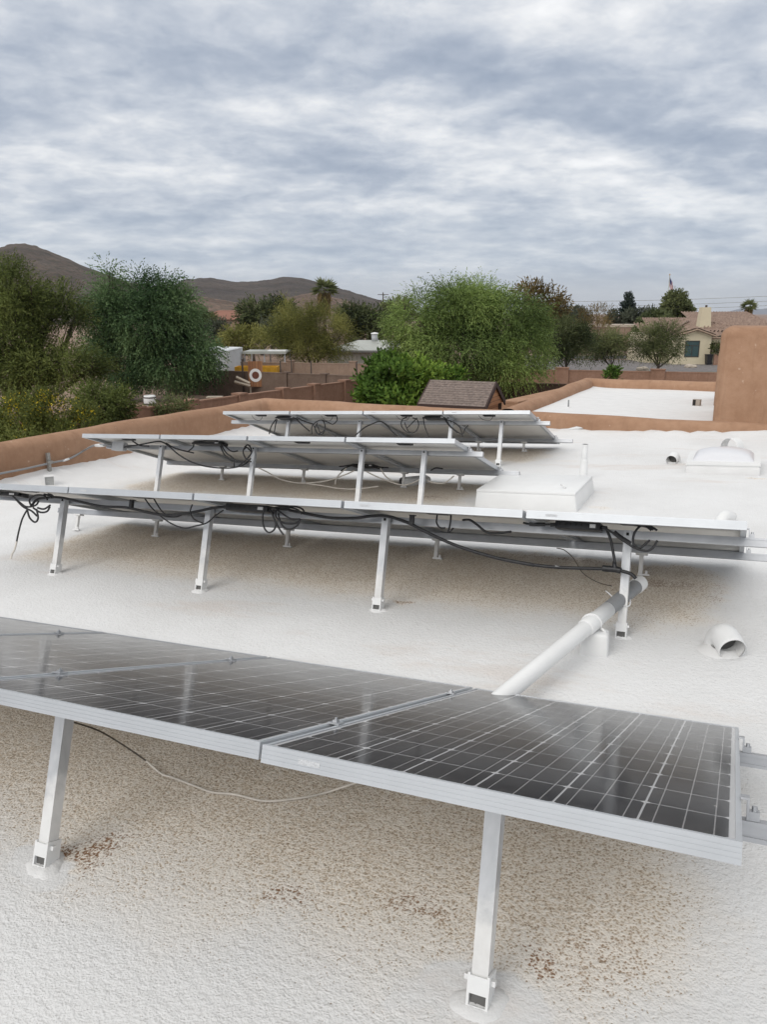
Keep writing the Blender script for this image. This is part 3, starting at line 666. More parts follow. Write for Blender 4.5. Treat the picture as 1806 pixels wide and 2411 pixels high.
MB().tube(catmull(tc_, 5), [0.010] + [0.016] * 19 + [0.010], 10).tube(catmull(on_row(1, .22, zp(ZC, [(818, 935), (815, 915), (812, 895)])), 4), [0.014, 0.014, 0.013, 0.012, 0.011, 0.010, 0.009, 0.008, 0.008], 8).build('tee_connector', M['black'], t0, True, True)
for a, b in (((365, 914), (412, 921)), ((487, 926), (520, 929))):
    MB().tube(on_row(1, .22, zp(ZC, [a, ((a[0] + b[0]) / 2, (a[1] + b[1]) / 2), b])), 0.0085, 8).build('paint_splash', M['whiteclean'], t0, True, True)
thing_strands('cable', 'black cable dropping from the black box to the tee connector at the second row', 'cable', ZC, 1, .21, [[(770, 715), (795, 780), (808, 850), (818, 905)]], 0.006)
def inverter(label, Z, k, s, x0, x1, y, hh=0.030, dd=0.10, grp='black inverter boxes clipped under the panels', tilt=0.0):
    a, b = on_row(k, s, zp(Z, [(x0, y), (x1, y)])); c = (a + b) / 2; w = abs((b - a).dot(r_)) / 2
    root = thing('microinverter', label, 'microinverter', rot=rowmat(c), group=grp)
    rounded_box('housing', (-w, 0, -hh / 2), (w, dd, hh / 2), 0.005, M['black'], root, 2)
    MB().box((w * 0.55, -0.0012, -hh * 0.22), (w * 0.8, 0.0, hh * 0.22)).build('label_plate', M['labelwhite'], root)
    m = MB()
    for q in range(5): m.box((-w * 0.8 + q * w * 0.24, -0.001, -hh * 0.1), (-w * 0.8 + q * w * 0.24 + 0.006, 0.0, hh * 0.25))
    m.build('vent_marks', M['dark'], root)
    for sg in (-1, 1): MB().tube([(sg * w, 0.03, 0), (sg * (w + 0.02), 0.028, -0.002), (sg * (w + 0.03), 0.027, -0.004)], 0.010, 8).build('cable_gland', M['black'], root, True)
    return root
inverter('black inverter box with white label near the right end of the second row', ZC, 1, .20, 485, 735, 696, 0.042)
inverter('black inverter box over the cable coils mid way along the second row', ZA, 1, .20, 1255, 1490, 604, 0.042)
inverter('black inverter box at the cut off left end of the second row', ZA, 1, .20, -110, 100, 524, 0.03)
thing_strands('cable', 'black connector lead coming out left of the labelled inverter box', 'cable', ZC, 1, .19, [[(310, 683), (350, 690), (400, 692), (485, 692)]], 0.005)
cable('fat black plug on the lead left of the labelled inverter box', ZC, 1, .188, [(345, 690), (380, 692), (430, 692)], 0.0105, 'black', 'cable_plug', 'plug', 'black cable plugs')
cable('fat black plug in front of the last second row leg', ZC, 1, .16, [(812, 735), (850, 765), (902, 798)], 0.0125, 'black', 'cable_plug', 'plug', 'black cable plugs')
thing_strands('cable_loop', 'loops of black cable round the last leg of the second row', 'cable', ZC, 1, .15,
    [[(745, 705), (800, 735), (870, 782), (920, 818), (990, 838), (1030, 818), (1052, 780)], [(1050, 725), (1012, 702), (960, 700), (925, 740), (918, 795), (950, 822), (985, 800), (1010, 778)],
     [(880, 690), (940, 692), (1000, 698), (1030, 722)], [(860, 688), (930, 696), (990, 705), (1018, 725)]], 0.0048)
thing_strands('cable_loop', 'tangled black cable coils hanging in the middle of the second row', 'cable', ZB, 1, .17,
    [[(62, 600), (44, 650), (50, 710), (75, 742), (105, 730), (116, 695), (100, 650), (84, 612)], [(150, 605), (220, 598), (262, 610), (275, 628)],
     [(118, 620), (118, 655), (160, 690), (225, 692), (255, 668)], [(95, 625), (110, 670), (135, 720), (160, 756)], [(130, 640), (150, 700), (190, 724), (235, 705), (250, 670)],
     [(110, 605), (150, 635), (200, 665), (250, 668)], [(90, 610), (150, 600), (230, 612), (262, 640)]], 0.0045)
thing_strands('cable_loop', 'knot of black cables at the far left of the second row', 'cable', ZA, 1, .17,
    [[(70, 540), (110, 575), (150, 600), (200, 590), (215, 565)], [(172, 592), (165, 560), (200, 535), (245, 538), (265, 560)], [(150, 608), (165, 660), (195, 685), (212, 662), (203, 612)],
     [(210, 605), (245, 612), (280, 590)], [(90, 560), (130, 600), (175, 622), (205, 650)], [(185, 605), (225, 630), (262, 625), (278, 598)], [(245, 530), (275, 538), (290, 550)], [(268, 528), (290, 535), (300, 548)]], 0.0055)
dr = thing('cable_tail', 'black cable tail with white painted tip hanging to the roof at left', 'cable', on_row(1, .2, zp(ZA, [(155, 610)]))[0], None, 'loose cables on the solar racks')
MB().tube(catmull(on_row(1, .2, zp(ZA, [(155, 610), (125, 665), (105, 735), (93, 792)])), 6), 0.006, 8).build('strand', M['cable'], dr, True, True)
MB().tube(catmull(on_row(1, .2, zp(ZA, [(93, 792), (82, 835), (68, 862), (60, 888)])), 6), 0.0066, 8).build('painted_tip', M['cablewhite'], dr, True, True)
thing_strands('cable', 'pair of thin black leads crossing behind the second row between two legs', 'cable', ZA, 1, .24,
    [[(808, 555), (850, 610), (905, 648), (980, 656), (1032, 634)], [(858, 556), (895, 615), (935, 652)], [(880, 640), (950, 690), (1025, 718), (1090, 706), (1150, 690), (1200, 650), (1245, 618)]], 0.004)
thing_strands('cable', 'thin black curl of cable left of a second row leg', 'cable', ZA, 1, .19, [[(1072, 586), (1060, 630), (1082, 668), (1132, 692)]], 0.004)
thing_strands('cable', 'two short black hooked cable ends under the second row', 'cable', ZB, 1, .19, [[(1017, 645), (1013, 685), (1030, 714), (1062, 717)], [(1094, 645), (1090, 690), (1079, 742), (1108, 718)]], 0.004)
thing_strands('cable', 'short black S curved cable under the second row beside the hooked ends', 'cable', ZB, 1, .19, [[(1158, 673), (1198, 673), (1240, 700), (1290, 740), (1350, 746), (1430, 738)]], 0.0055)
for (Z, x, y, lb) in ((ZB, 875, 675, 'black clip holding the trunk cable right of a second row leg'), (ZA, 733, 585, 'black clip holding the trunk cable at left of the second row')):
    p = on_row(1, .22, zp(Z, [(x, y)]))[0]; cl = thing('cable_clip', lb, 'clip', rot=rowmat(p), group='black clips on the trunk cable')
    MB().box((-0.012, -0.011, -0.022), (0.012, 0.011, 0.026)).box((-0.018, -0.004, 0.026), (0.018, 0.02, 0.031)).build('body', M['black'], cl)
tw = [*zp(ZC, [(495, 822), (540, 835), (590, 882), (640, 960), (720, 1010), (800, 1032)])]
cable('thin dark wire end curling down to the roof left of the open pipe', None, 1, .55, tw, 0.0028, 'cablebrown', 'wire', 'wire')
# nearest row: wire lying on the roof, half of it painted over
P1 = [on_row(0, .62, zp(Z1, [(312, 550)]))[0], on_row(0, .75, zp(Z1, [(430, 590)]))[0], *[onroof(*q, h) for q, h in zip(zp(Z1, [(540, 655), (635, 720)]), (0.06, 0.015))]]
P2 = [onroof(*q, 0.006) for q in zp(Z1, [(635, 722), (700, 775), (750, 792), (850, 830), (920, 855), (1020, 865), (1150, 893), (1300, 880), (1400, 860)])] + [onroof(*zp(Z1, [(1480, 835)])[0], 0.03), onroof(*zp(Z1, [(1580, 802)])[0], 0.07)]
w0 = thing('roof_wire', 'thin wire sagging on the roof under the nearest row, half painted white', 'wire', P2[0])
P2[0] = P1[-1]
MB().tube(catmull(P1, 7), 0.0032, 7).build('bare_end', M['cablebrown'], w0, True, True)
MB().tube(catmull(P2, 7), 0.0042, 7).build('painted_end', M['cablewhite'], w0, True, True)
# third row
thing_strands('cable', 'long black cable sagging along the left half of the third row', 'cable', ZA, 2, .24,
    [[(690, 268), (800, 250), (890, 236), (940, 262), (1000, 312), (1080, 355), (1170, 378), (1280, 384), (1360, 365), (1398, 330)], [(735, 230), (780, 258), (830, 262)], [(925, 245), (980, 275), (1080, 300)]], 0.0062)
thing_strands('cable_loop', 'black cable twisted into a loop at left of a third row leg', 'cable', ZA, 2, .2,
    [[(1372, 262), (1355, 290), (1368, 328), (1400, 350)], [(1390, 258), (1402, 295), (1375, 335), (1330, 372)], [(1362, 268), (1380, 255), (1396, 268)], [(1355, 285), (1375, 270), (1398, 290)]], 0.006)
inverter('black inverter box at left of the third row', ZA, 2, .20, 1075, 1232, 242, 0.028, 0.12)
thing_strands('cable', 'black leads drooping from the left inverter box of the third row', 'cable', ZA, 2, .21,
    [[(1232, 255), (1262, 300), (1300, 330), (1305, 375)], [(1228, 262), (1255, 315), (1300, 345), (1365, 348)], [(1050, 290), (1075, 268), (1080, 250)], [(1240, 250), (1290, 290), (1325, 288)]], 0.0058)
inverter('black inverter box low at the back of the third row', ZB, 2, 1.15, 540, 665, 368, 0.03, 0.10)
thing_strands('cable', 'black leads fanning from the low inverter box of the third row', 'cable', ZB, 2, 1.1, [[(470, 375), (500, 372), (545, 365)], [(480, 400), (510, 380), (545, 368)], [(660, 365), (700, 378), (745, 382)], [(650, 372), (690, 385), (720, 380)], [(980, 398), (1008, 384), (1048, 388)]], 0.006)
thing_strands('cable', 'white painted cables drooping to the roof below the third row', 'cable', ZB, 2, .95,
    [[(20, 382), (80, 412), (140, 445), (220, 464), (290, 467), (400, 455), (500, 422), (555, 398)], [(290, 470), (380, 482), (470, 497), (570, 500), (690, 485)], [(620, 402), (680, 432), (760, 462), (830, 478), (900, 458), (935, 428)],
     [(700, 385), (730, 430), (770, 455)], [(962, 455), (1010, 468), (1060, 465), (1110, 428)], [(510, 385), (470, 420), (452, 450), (448, 475)]], 0.0055, 'cablewhite')
pj = on_row(2, .27, zp(ZA, [(668, 264)]))[0]
jb = thing('conduit_box', 'small grey electrical box on the left end of the third row rail', 'electrical box', rot=rowmat(pj))
rounded_box('housing', (-0.075, -0.03, -0.045), (0.075, 0.03, 0.045), 0.008, M['greybox'], jb, 2)
MB().box((-0.077, -0.034, -0.047), (0.077, -0.0302, 0.047)).build('cover', M['greybox'], jb)
pc = [on_row(2, .27, zp(ZA, [q]))[0] for q in ((640, 265), (590, 256))]
pe = onX(*zp(ZA, [(525, 258)])[0], -6.75)
wallX = lambda Y: xin(Y) + 0.035
c1 = [onX(*q, wallX(7.4)) for q in zp(ZA, [(470, 285), (385, 332), (280, 356), (140, 388), (0, 415), (-160, 452)])]
co = thing('conduit', 'grey conduit bending from the third row box down along the left parapet', 'conduit', pj)
MB().tube(catmull([pc[0], pc[1], pe, *c1], 6), 0.012, 10).build('pipe', M['grey'], co, True, True)
a, b = on_row(2, .27, zp(ZA, [(592, 257)]))[0], pe
MB().tube([a.lerp(b, .15), a.lerp(b, .5), a.lerp(b, .85)], [0.017, 0.020, 0.017], 10).build('painted_coupling', M['whiteclean'], co, True, True)
q1, q2 = [onX(*q, wallX(7.4)) for q in zp(ZA, [(383, 333), (350, 344)])]
MB().tube([q1, q2], 0.014, 10).build('paint_mark', M['whiteclean'], co, True, True)
ps = onX(*zp(ZA, [(277, 352)])[0], wallX(7.4)); s0 = thing('strut_bracket', 'dark steel strut clamp holding the conduit on the left parapet', 'bracket', ps)
MB().box((-0.03, -0.022, -0.115), (-0.004, 0.022, 0.11)).build('channel', M['galv'], s0)
MB().box((-0.006, -0.040, -0.016), (0.016, 0.040, 0.016)).tube([(0.0, -0.04, 0), (0.022, -0.04, 0)], 0.008, 6).tube([(0.0, 0.04, 0), (0.022, 0.04, 0)], 0.008, 6).build('clamp', M['galv'], s0)
# farthest row
inverter('black inverter box at left of the farthest row', ZB, 3, .18, 120, 222, 100, 0.03, 0.12)
inverter('black inverter box in the right half of the farthest row', ZB, 3, .18, 944, 1062, 100, 0.03, 0.12)
thing_strands('cable', 'black leads hanging from the left inverter box of the farthest row', 'cable', ZB, 3, .2, [[(118, 112), (92, 150), (80, 195)], [(124, 112), (114, 150), (108, 195)], [(225, 105), (260, 140), (305, 178)], [(230, 100), (280, 125), (330, 140)]], 0.0065)
thing_strands('cable_loop', 'coiled black cable in the middle left of the farthest row', 'cable', ZB, 3, .2,
    [[(318, 195), (318, 155), (345, 125), (375, 118), (392, 150), (380, 190), (355, 197), (335, 165), (350, 130)], [(345, 140), (365, 185), (390, 165), (385, 120)], [(375, 115), (410, 130), (435, 140), (458, 118), (455, 92)], [(330, 150), (352, 192), (384, 178)]], 0.0055)
thing_strands('cable', 'single black cable peaking over a clip at mid farthest row', 'cable', ZB, 3, .24, [[(560, 202), (610, 160), (655, 138), (698, 124), (735, 145), (765, 180), (795, 206)]], 0.0065)
thing_strands('cable_loop', 'black cable ring hanging left of the right inverter box in the farthest row', 'cable', ZB, 3, .2,
    [[(850, 98), (822, 115), (818, 150), (850, 185), (890, 185), (912, 150), (905, 115), (880, 105)], [(835, 130), (855, 178), (880, 188)], [(905, 105), (870, 140), (850, 160)], [(940, 108), (948, 155), (972, 212)]], 0.005)
thing_strands('cable', 'black leads looping right of the right inverter box in the farthest row', 'cable', ZB, 3, .2, [[(1060, 108), (1100, 160), (1155, 195), (1172, 165), (1190, 145)], [(1070, 115), (1110, 130), (1145, 160), (1158, 208)], [(1058, 112), (1085, 150), (1130, 188)]], 0.0055)

# ------------------------------------------------------------------ things on the roof
def pipe_with_hole(root, P, r, m, n=24, thick=0.006, name='body', close_start=False):
    """open tube with wall thickness; dark bore inside at its open end"""
    t = MB().tube(P, r, n, caps=False); 
    rr = r if isinstance(r, list) else [r] * len(P)
    t.tube(P[::-1], [x - thick for x in rr][::-1], n, caps=False)
    N = len(P); b2 = N * n
    # rim at the last point of P joins outer ring and inner ring (inner ring is first ring of the second tube)
    o0 = (N - 1) * n
    Pout = [Vector(v) for v in t.V[o0:o0 + n]]; Pin = [Vector(v) for v in t.V[b2:b2 + n]]
    order = [min(range(n), key=lambda q: (Pin[q] - Pout[k]).length) for k in range(n)]
    t.F += [(o0 + k, o0 + (k + 1) % n, b2 + order[(k + 1) % n], b2 + order[k]) for k in range(n)]
    t.build(name, m, root, True, True)
def vent(px, py, label, r=0.062, yaw=0.0, sc=1.0, tip=0.0, white=True, low=0.0, grp='round roof vents with hooded mouths'):
    p = onroof(px, py); root = thing('pipe_vent', label, 'roof vent', p, None, grp)
    Rz = Matrix.Rotation(yaw, 4, 'Z')
    base = [(0, 0.115, -0.06), (0, 0.108, 0.0), (0, 0.085, 0.045), (0, 0.045, 0.066 + tip), (0, 0.0, 0.058 + tip), (0, -0.05, 0.044 + tip)]
    P = [p + Rz @ (Vector(q) * sc) for q in catmull(base, 4)]
    pipe_with_hole(root, P, r * sc, M['whiteclean'] if white else M['grey'])
    MB().tube(P[7:13], (r - 0.008) * sc, 18).build('bore', M['hollow'], root, False, True)
    m = MB(); prof = [(1.9 * r * sc, -0.008), (1.45 * r * sc, 0.004), (1.1 * r * sc, 0.016), (0.9 * r * sc, 0.02)]
    m.lathe(prof, 20, Matrix.Translation(p + Rz @ Vector((0, 0.045 * sc, 0)))); m.build('sealant_collar', M['white'], root, True, True)
    return root
vent(1712, 1540, 'white pipe hood vent with dark mouth at right below the second row', 0.063, R(24))
vent(1583, 1092, 'white pipe hood vent left of the domed skylight', 0.062, R(-10), 0.98)
pr_ = onroof(1719, 1060); hood = thing('pipe_vent', 'thin open white hood ring half hidden behind the domed skylight', 'roof vent', pr_, None, 'round roof vents with hooded mouths')
hd_ = Vector((-0.55, -0.83, 0.0)).normalized(); pc_ = pr_ + Vector((0, 0, 0.035))
pipe_with_hole(hood, [pc_ - hd_ * 0.10, pc_ - hd_ * 0.05, pc_, pc_ + hd_ * 0.03], 0.108, M['whiteclean'], 32, 0.004)
MB().tube([pr_ - hd_ * 0.03 - Vector((0, 0, 0.02)), pr_ - hd_ * 0.03 + Vector((0, 0, 0.03))], 0.06, 20).build('riser', M['whiteclean'], hood, True, True)
vent(1712, 1232, 'white pipe vent whose round top shows behind the second row', 0.05, R(150), 0.9)
# grey open pipe behind the third row
pg = onroof(946, 1136, 0.045); g = thing('vent_pipe', 'white open pipe stub with dark mouth lying behind the third row legs', 'pipe', onroof(948, 1138))
dirv = Vector((-0.55, -0.83, 0.02)).normalized()
pipe_with_hole(g, [pg - dirv * 0.34, pg - dirv * 0.3, pg - dirv * 0.15, pg], [0.03, 0.05, 0.052, 0.052], M['whiteclean'])
MB().tube([pg - dirv * 0.2, pg - dirv * 0.05], 0.044, 16).build('bore', M['hollow'], g, False, True)
MB().lathe([(0.10, -0.006), (0.07, 0.01), (0.03, 0.02)], 18, Matrix.Translation(onroof(946, 1136) - dirv * 0.28 + Vector((0, 0, 0.0)))).build('sealant_collar', M['white'], g, True, True)
# vertical plumbing pipe behind the hatch
pv = onroof(1373, 1129); top = onY(1376, 1046, pv.y); v0 = thing('plumbing_vent', 'white upright plumbing pipe behind the hatch box', 'pipe', pv)
hgt = top.z - pv.z
pipe_with_hole(v0, [pv + Vector((0, 0, q)) for q in (-0.02, 0.03, hgt * 0.52, hgt * 0.521, hgt * 0.6, hgt)], [0.046, 0.041, 0.037, 0.034, 0.030, 0.030], M['whiteclean'], 20, 0.004)
MB().tube([pv + Vector((0, 0, hgt - 0.05)), pv + Vector((0, 0, hgt - 0.012))], 0.026, 14).build('bore', M['dark'], v0, False, True)
MB().lathe([(0.09, -0.006), (0.06, 0.012), (0.045, 0.03)], 20, Matrix.Translation(pv)).build('sealant_collar', M['white'], v0, True, True)
# hatch box
hx0, hx1, hy0, hy1 = -2.045, -1.182, 6.495, 7.31
hz = roofz((hx0 + hx1) / 2)
ht = thing('roof_hatch', 'white painted square hatch box between the second and third rows', 'roof hatch', ((hx0 + hx1) / 2, (hy0 + hy1) / 2, hz))
slope = Matrix.Translation(ht.location) @ Matrix.Rotation(-math.atan(0.052), 4, 'Y')
Ml = Matrix.Rotation(-math.atan(0.052), 4, 'Y'); hw, hd = (hx1 - hx0) / 2, (hy1 - hy0) / 2
rounded_box('curb', (-hw - 0.02, -hd - 0.02, -0.03), (hw + 0.02, hd + 0.02, 0.135), 0.012, M['whiteclean'], ht, 2, Ml, 0.955)
rounded_box('lid', (-hw, -hd, 0.130), (hw, hd, 0.156), 0.007, M['whiteclean'], ht, 2, Ml)
MB().tube([Ml @ Vector((hw * 0.72, -hd * 0.55, 0.155)), Ml @ Vector((hw * 0.70, -hd * 0.55, 0.175)), Ml @ Vector((hw * 0.62, -hd * 0.5, 0.185))], 0.008, 8).build('latch', M['whiteclean'], ht, True)
# skylight
sx0, sx1, sy0, sy1 = -0.440, 0.219, 8.40, 9.05
sk = thing('skylight', 'domed white skylight in a square frame at right of the roof', 'skylight', ((sx0 + sx1) / 2, (sy0 + sy1) / 2, roofz((sx0 + sx1) / 2)))
w, dd = (sx1 - sx0) / 2, (sy1 - sy0) / 2
rounded_box('curb', (-w - 0.01, -dd - 0.01, -0.03), (w + 0.01, dd + 0.01, 0.075), 0.01, M['white'], sk, 2, Ml)
fr = MB()
fr.box((-w, -dd, 0.072), (w, dd, 0.092), Ml); fr.box((-w - 0.012, -dd - 0.012, 0.0922), (w + 0.012, -dd + 0.05, 0.124), Ml); fr.box((-w - 0.012, dd - 0.05, 0.0922), (w + 0.012, dd + 0.012, 0.124), Ml)
fr.box((-w - 0.012, -dd + 0.05, 0.0922), (-w + 0.05, dd - 0.05, 0.124), Ml); fr.box((w - 0.05, -dd + 0.05, 0.0922), (w + 0.012, dd - 0.05, 0.124), Ml)
fr.build('frame', M['whiteclean'], sk)
V = []; F = []; N_ = 20
for j in range(N_ + 1):
    for i in range(N_ + 1):
        a, b = i / N_ * 2 - 1, j / N_ * 2 - 1
        z = 0.122 + 0.10 * ((1 - a ** 2) * (1 - b ** 2)) ** 0.42
        V.append(Ml @ Vector((a * (w - 0.045), b * (dd - 0.045), z)))
F = [(j * (N_ + 1) + i, j * (N_ + 1) + i + 1, (j + 1) * (N_ + 1) + i + 1, (j + 1) * (N_ + 1) + i) for j in range(N_) for i in range(N_)]
mesh('dome', V, F, M['acrylic'], sk, True)
# large conduit pipe
A, B = Vector((-0.775, 2.78, roofz(-0.77) + 0.085)), Vector((-0.392, 4.13, roofz(-0.39) + 0.195))
pp = thing('drain_pipe', 'large white painted pipe running under the second row with grey open end', 'pipe', A)
L_ = lambda t: A.lerp(B, t)
pipe_with_hole(pp, [A + Vector((-0.03, -0.10, -0.09)), A + Vector((-0.012, -0.04, -0.02)), A, L_(.3), L_(.6), L_(.725)], 0.0375, M['whiteclean'], 24, 0.004, 'painted_run')
pipe_with_hole(pp, [L_(.72), L_(.85), L_(.97), B], 0.0365, M['grey'], 24, 0.006, 'bare_run')
MB().tube([L_(.9), L_(.985)], 0.029, 16).build('bore', M['grey'], pp, False, True)
MB().tube([L_(.55), L_(.555), L_(.63), L_(.635)], [0.038, 0.042, 0.042, 0.038], 24).build('coupling', M['whiteclean'], pp, True, True)
MB().tube([L_(.955), L_(.96), L_(1.0)], [0.037, 0.041, 0.041], 24, False).build('end_collar', M['whiteclean'], pp, True, True)
pb = L_(.60); zb = roofz(pb.x)
blk = thing('pipe_support', 'white plastic block with strap holding up the large pipe', 'pipe support', (pb.x, pb.y, zb))
ax = (B - A); ang = math.atan2(ax.y, ax.x)
Mb = Matrix.Rotation(ang - R(90) + R(20), 4, 'Z')
rounded_box('block', (-0.045, -0.05, -0.01), (0.088, 0.05, pb.z - zb - 0.036), 0.012, M['whiteclean'], blk, 2, Mb, 0.9)
MB().tube([Vector((0, 0, pb.z - zb)) + Mb @ Vector((0.044 * math.cos(a), 0, 0.044 * math.sin(a))) for a in np.linspace(R(200), R(-20), 18)], 0.006, 6).tube([Mb @ Vector((0.046, 0, pb.z - zb - 0.02)), Mb @ Vector((0.075, 0, pb.z - zb - 0.045))], 0.007, 6).build('strap', M['whiteclean'], blk, True)
pl = rp(1, FRONT[1][0], SU - 0.025, 0.0); tt = foot_t(pl); c = pl - n_ * (tt - 0.19)
zt = thing('zip_tie', 'pale strap tied round the last second row leg and the large pipe', 'strap', c)
MB().tube(catmull([c + v for v in (Vector((-0.10, 0.075, 0.005)), Vector((-0.07, 0.03, 0.004)), Vector((-0.024, -0.030, -0.012)), Vector((0.026, -0.031, -0.022)), Vector((0.03, 0.02, -0.01)), Vector((0.0, 0.08, 0.012)))], 6), 0.0038, 6).build('band', M['labelwhite'], zt, True, True)
# small boxes and stub
def vent_box(px, py, label, P, w, h, dpt, yaw):
    root = thing('vent_box', label, 'vent box', P, None, 'small square openings on the roof'); Mz = Matrix.Rotation(yaw, 4, 'Z'); t = 0.006
    m = MB(); m.box((-w, 0, 0), (-w + t, dpt, h), Mz); m.box((w - t, 0, 0), (w, dpt, h), Mz); m.box((-w, 0, h), (w, dpt, h + t), Mz); m.box((-w + t, dpt - t, 0), (w - t, dpt, h), Mz)
    m.build('housing', M['whiteclean'], root)
    MB().box((-w + t + .001, 0.02, 0), (w - t - .001, 0.022, h - .001), Mz).build('opening', M['sticker2'], root)
vent_box(0, 0, 'small white square box low on the left parapet slope', Vector((xin(6.4) + 0.36, 6.38, zmain(xin(6.4) + 0.36, 6.38) - 0.03)), 0.052, 0.13, 0.1, R(50))
v2 = Vector((-0.72, 14.55, z2(-0.72, 14.55)))
vb = thing('vent_box', 'small square box with dark side on the second white roof', 'vent box', v2, None, 'small square openings on the roof')
Mz = Matrix.Rotation(R(-12), 4, 'Z')
MB().box((-0.06, 0, -0.02), (0.06, 0.1, 0.105), Mz).build('housing', plain('beige_metal', (0.36, 0.31, 0.26), 0.6), vb)
MB().box((-0.055, -0.006, 0.005), (-0.008, -0.0005, 0.1), Mz).build('opening', M['dark'], vb)
s2 = onroof(1341, 972); s2 = Vector((-2.62, 13.2, z2(-2.62, 13.2)))
st = thing('pipe_stub', 'thin grey pipe stub standing on the second white roof', 'pipe', s2)
MB().tube([s2, s2 + Vector((0, 0, 0.13))], 0.012, 8).build('pipe', M['grey'], st, True, True)
MB().lathe([(0.035, -0.004), (0.02, 0.01), (0.013, 0.02)], 12, Matrix.Translation(s2)).build('collar', M['white'], st, True, True)

# ------------------------------------------------------------------ garden walls
def block_wall(label, pts, top, th, m, pil=(), base=0.0, pw=0.42, ph=0.10, group='block walls round the yards'):
    """pts: places along the wall; pil: places of pilasters"""
    root = thing('block_wall', label, 'wall', (pts[0].x, pts[0].y, 0), None, group)
    for a, b in zip(pts[:-1], pts[1:]):
        a = Vector((a.x, a.y, 0)); b = Vector((b.x, b.y, 0)); L = (b - a).length
        ang = math.atan2((b - a).y, (b - a).x); Mx = Matrix.Translation(a) @ Matrix.Rotation(ang, 4, 'Z')
        n = max(2, int(L / 1.5)); mb = MB(); V = []
        rng = np.random.default_rng(int(L * 100))
        w = MB().box((0, -th / 2, base), (L, th / 2, top - 0.06), Mx); w.box((-0.01, -th / 2 - 0.015, top - 0.0595), (L + 0.01, th / 2 + 0.015, top), Mx)
        w.build('wall', m, root, False, True)
    for p in pil:
        a, b = pts[0], pts[-1]
        ang = math.atan2((b - a).y, (b - a).x); Mx = Matrix.Translation((p.x, p.y, 0)) @ Matrix.Rotation(ang, 4, 'Z')
        q = MB().box((-pw / 2, -th / 2 - 0.10, base), (pw / 2, th / 2 + 0.10, top + ph - 0.05), Mx); q.box((-pw / 2 - 0.03, -th / 2 - 0.13, top + ph - 0.0495), (pw / 2 + 0.03, th / 2 + 0.13, top + ph + 0.02), Mx)
        q.build('pilaster', m, root, False, True)
    return root
def seg(px0, D0, px1, D1):
    """place on the line between two seen places where picture column px falls"""
    a, b = at(px0, 900, D0), at(px1, 900, D1); a.z = b.z = 0
    def f(px):
        v, _ = ray(px, 900); den = v.x * (b - a).y - v.y * (b - a).x
        t = (v.y * a.x - v.x * a.y) / den
        return a + (b - a) * t
    return f
f1 = seg(308, 26.6, 849, 39.0)
block_wall('long tan block garden wall receding to the green bush', [f1(-350), f1(852)], 1.80, 0.2, M['blockwall'], [f1(p) for p in (-150, 60, 200, 317, 445, 563, 665, 739, 811)], ph=0.06)
f2 = seg(430, 50.0, 850, 44.4)
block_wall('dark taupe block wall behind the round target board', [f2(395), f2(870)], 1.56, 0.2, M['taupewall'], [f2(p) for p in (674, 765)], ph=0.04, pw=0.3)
f3 = seg(560, 53.5, 900, 51.0)
block_wall('pale tan block wall in front of the metal shed', [f3(570), f3(905)], 1.80, 0.2, M['tanwall'], [f3(p) for p in (686, 832)], ph=0.14)
f4 = seg(1200, 46.5, 1720, 43.4)
block_wall('reddish tan block wall below the small mesquite trees', [f4(1170), f4(1800)], 1.80, 0.2, M['blockwall'], [f4(p) for p in (1322, 1547)], ph=0.12, pw=0.75)
f5 = seg(849, 39.2, 1330, 36.6)
block_wall('dark brown garden wall behind the playhouse', [f5(852), f5(1335)], 1.78, 0.2, M['darkwall'], [f5(p) for p in (1110, 1218)], ph=0.02, pw=0.3)
f6 = seg(1196, 23.0, 1330, 27.0)
block_wall('smooth tan stucco yard wall beside the playhouse roof', [f6(1202), f6(1345)], 2.42, 0.5, M['stucco'])

# ------------------------------------------------------------------ wooden playhouse
def mat_planks(name, a, b_, gap, pitch, axis=2):
    m, t, b = new_mat(name)
    tc = nd(t, 'ShaderNodeTexCoord').outputs['Object']; sx = nd(t, 'ShaderNodeSeparateXYZ', {0: tc})
    v = mth(t, 'DIVIDE', sx.outputs[axis], pitch); fr = mth(t, 'FRACT', v)
    rnd = nd(t, 'ShaderNodeTexWhiteNoise', {'W': mth(t, 'FLOOR', v)}, noise_dimensions='1D').outputs[0]
    g = nd(t, 'ShaderNodeTexNoise', {'Vector': nd(t, 'ShaderNodeMapping', {'Vector': tc, 'Scale': (2, 2, 22) if axis == 2 else (22, 2, 2)}).outputs[0], 'Scale': 2.0, 'Detail': 5.0}).outputs[0]
    c = ramp(t, mth(t, 'MULTIPLY_ADD', rnd, 0.45, mth(t, 'MULTIPLY', g, 0.55)), [(0.25, a), (0.75, b_)])
    t.links.new(mixc(t, mth(t, 'LESS_THAN', fr, 0.09), c, gap), b.inputs['Base Color']); b.inputs['Roughness'].default_value = 0.8
    return m
M['cedar'] = mat_planks('cedar_boards', (0.30, 0.135, 0.06), (0.46, 0.24, 0.115), (0.05, 0.025, 0.015), 0.11)
M['shingle'] = plain('wood_shingles', (0.185, 0.145, 0.125), 0.85, 0, 0.4, 14, 0.006, 60)
M['darktrim'] = plain('dark_trim', (0.045, 0.025, 0.02), 0.8)
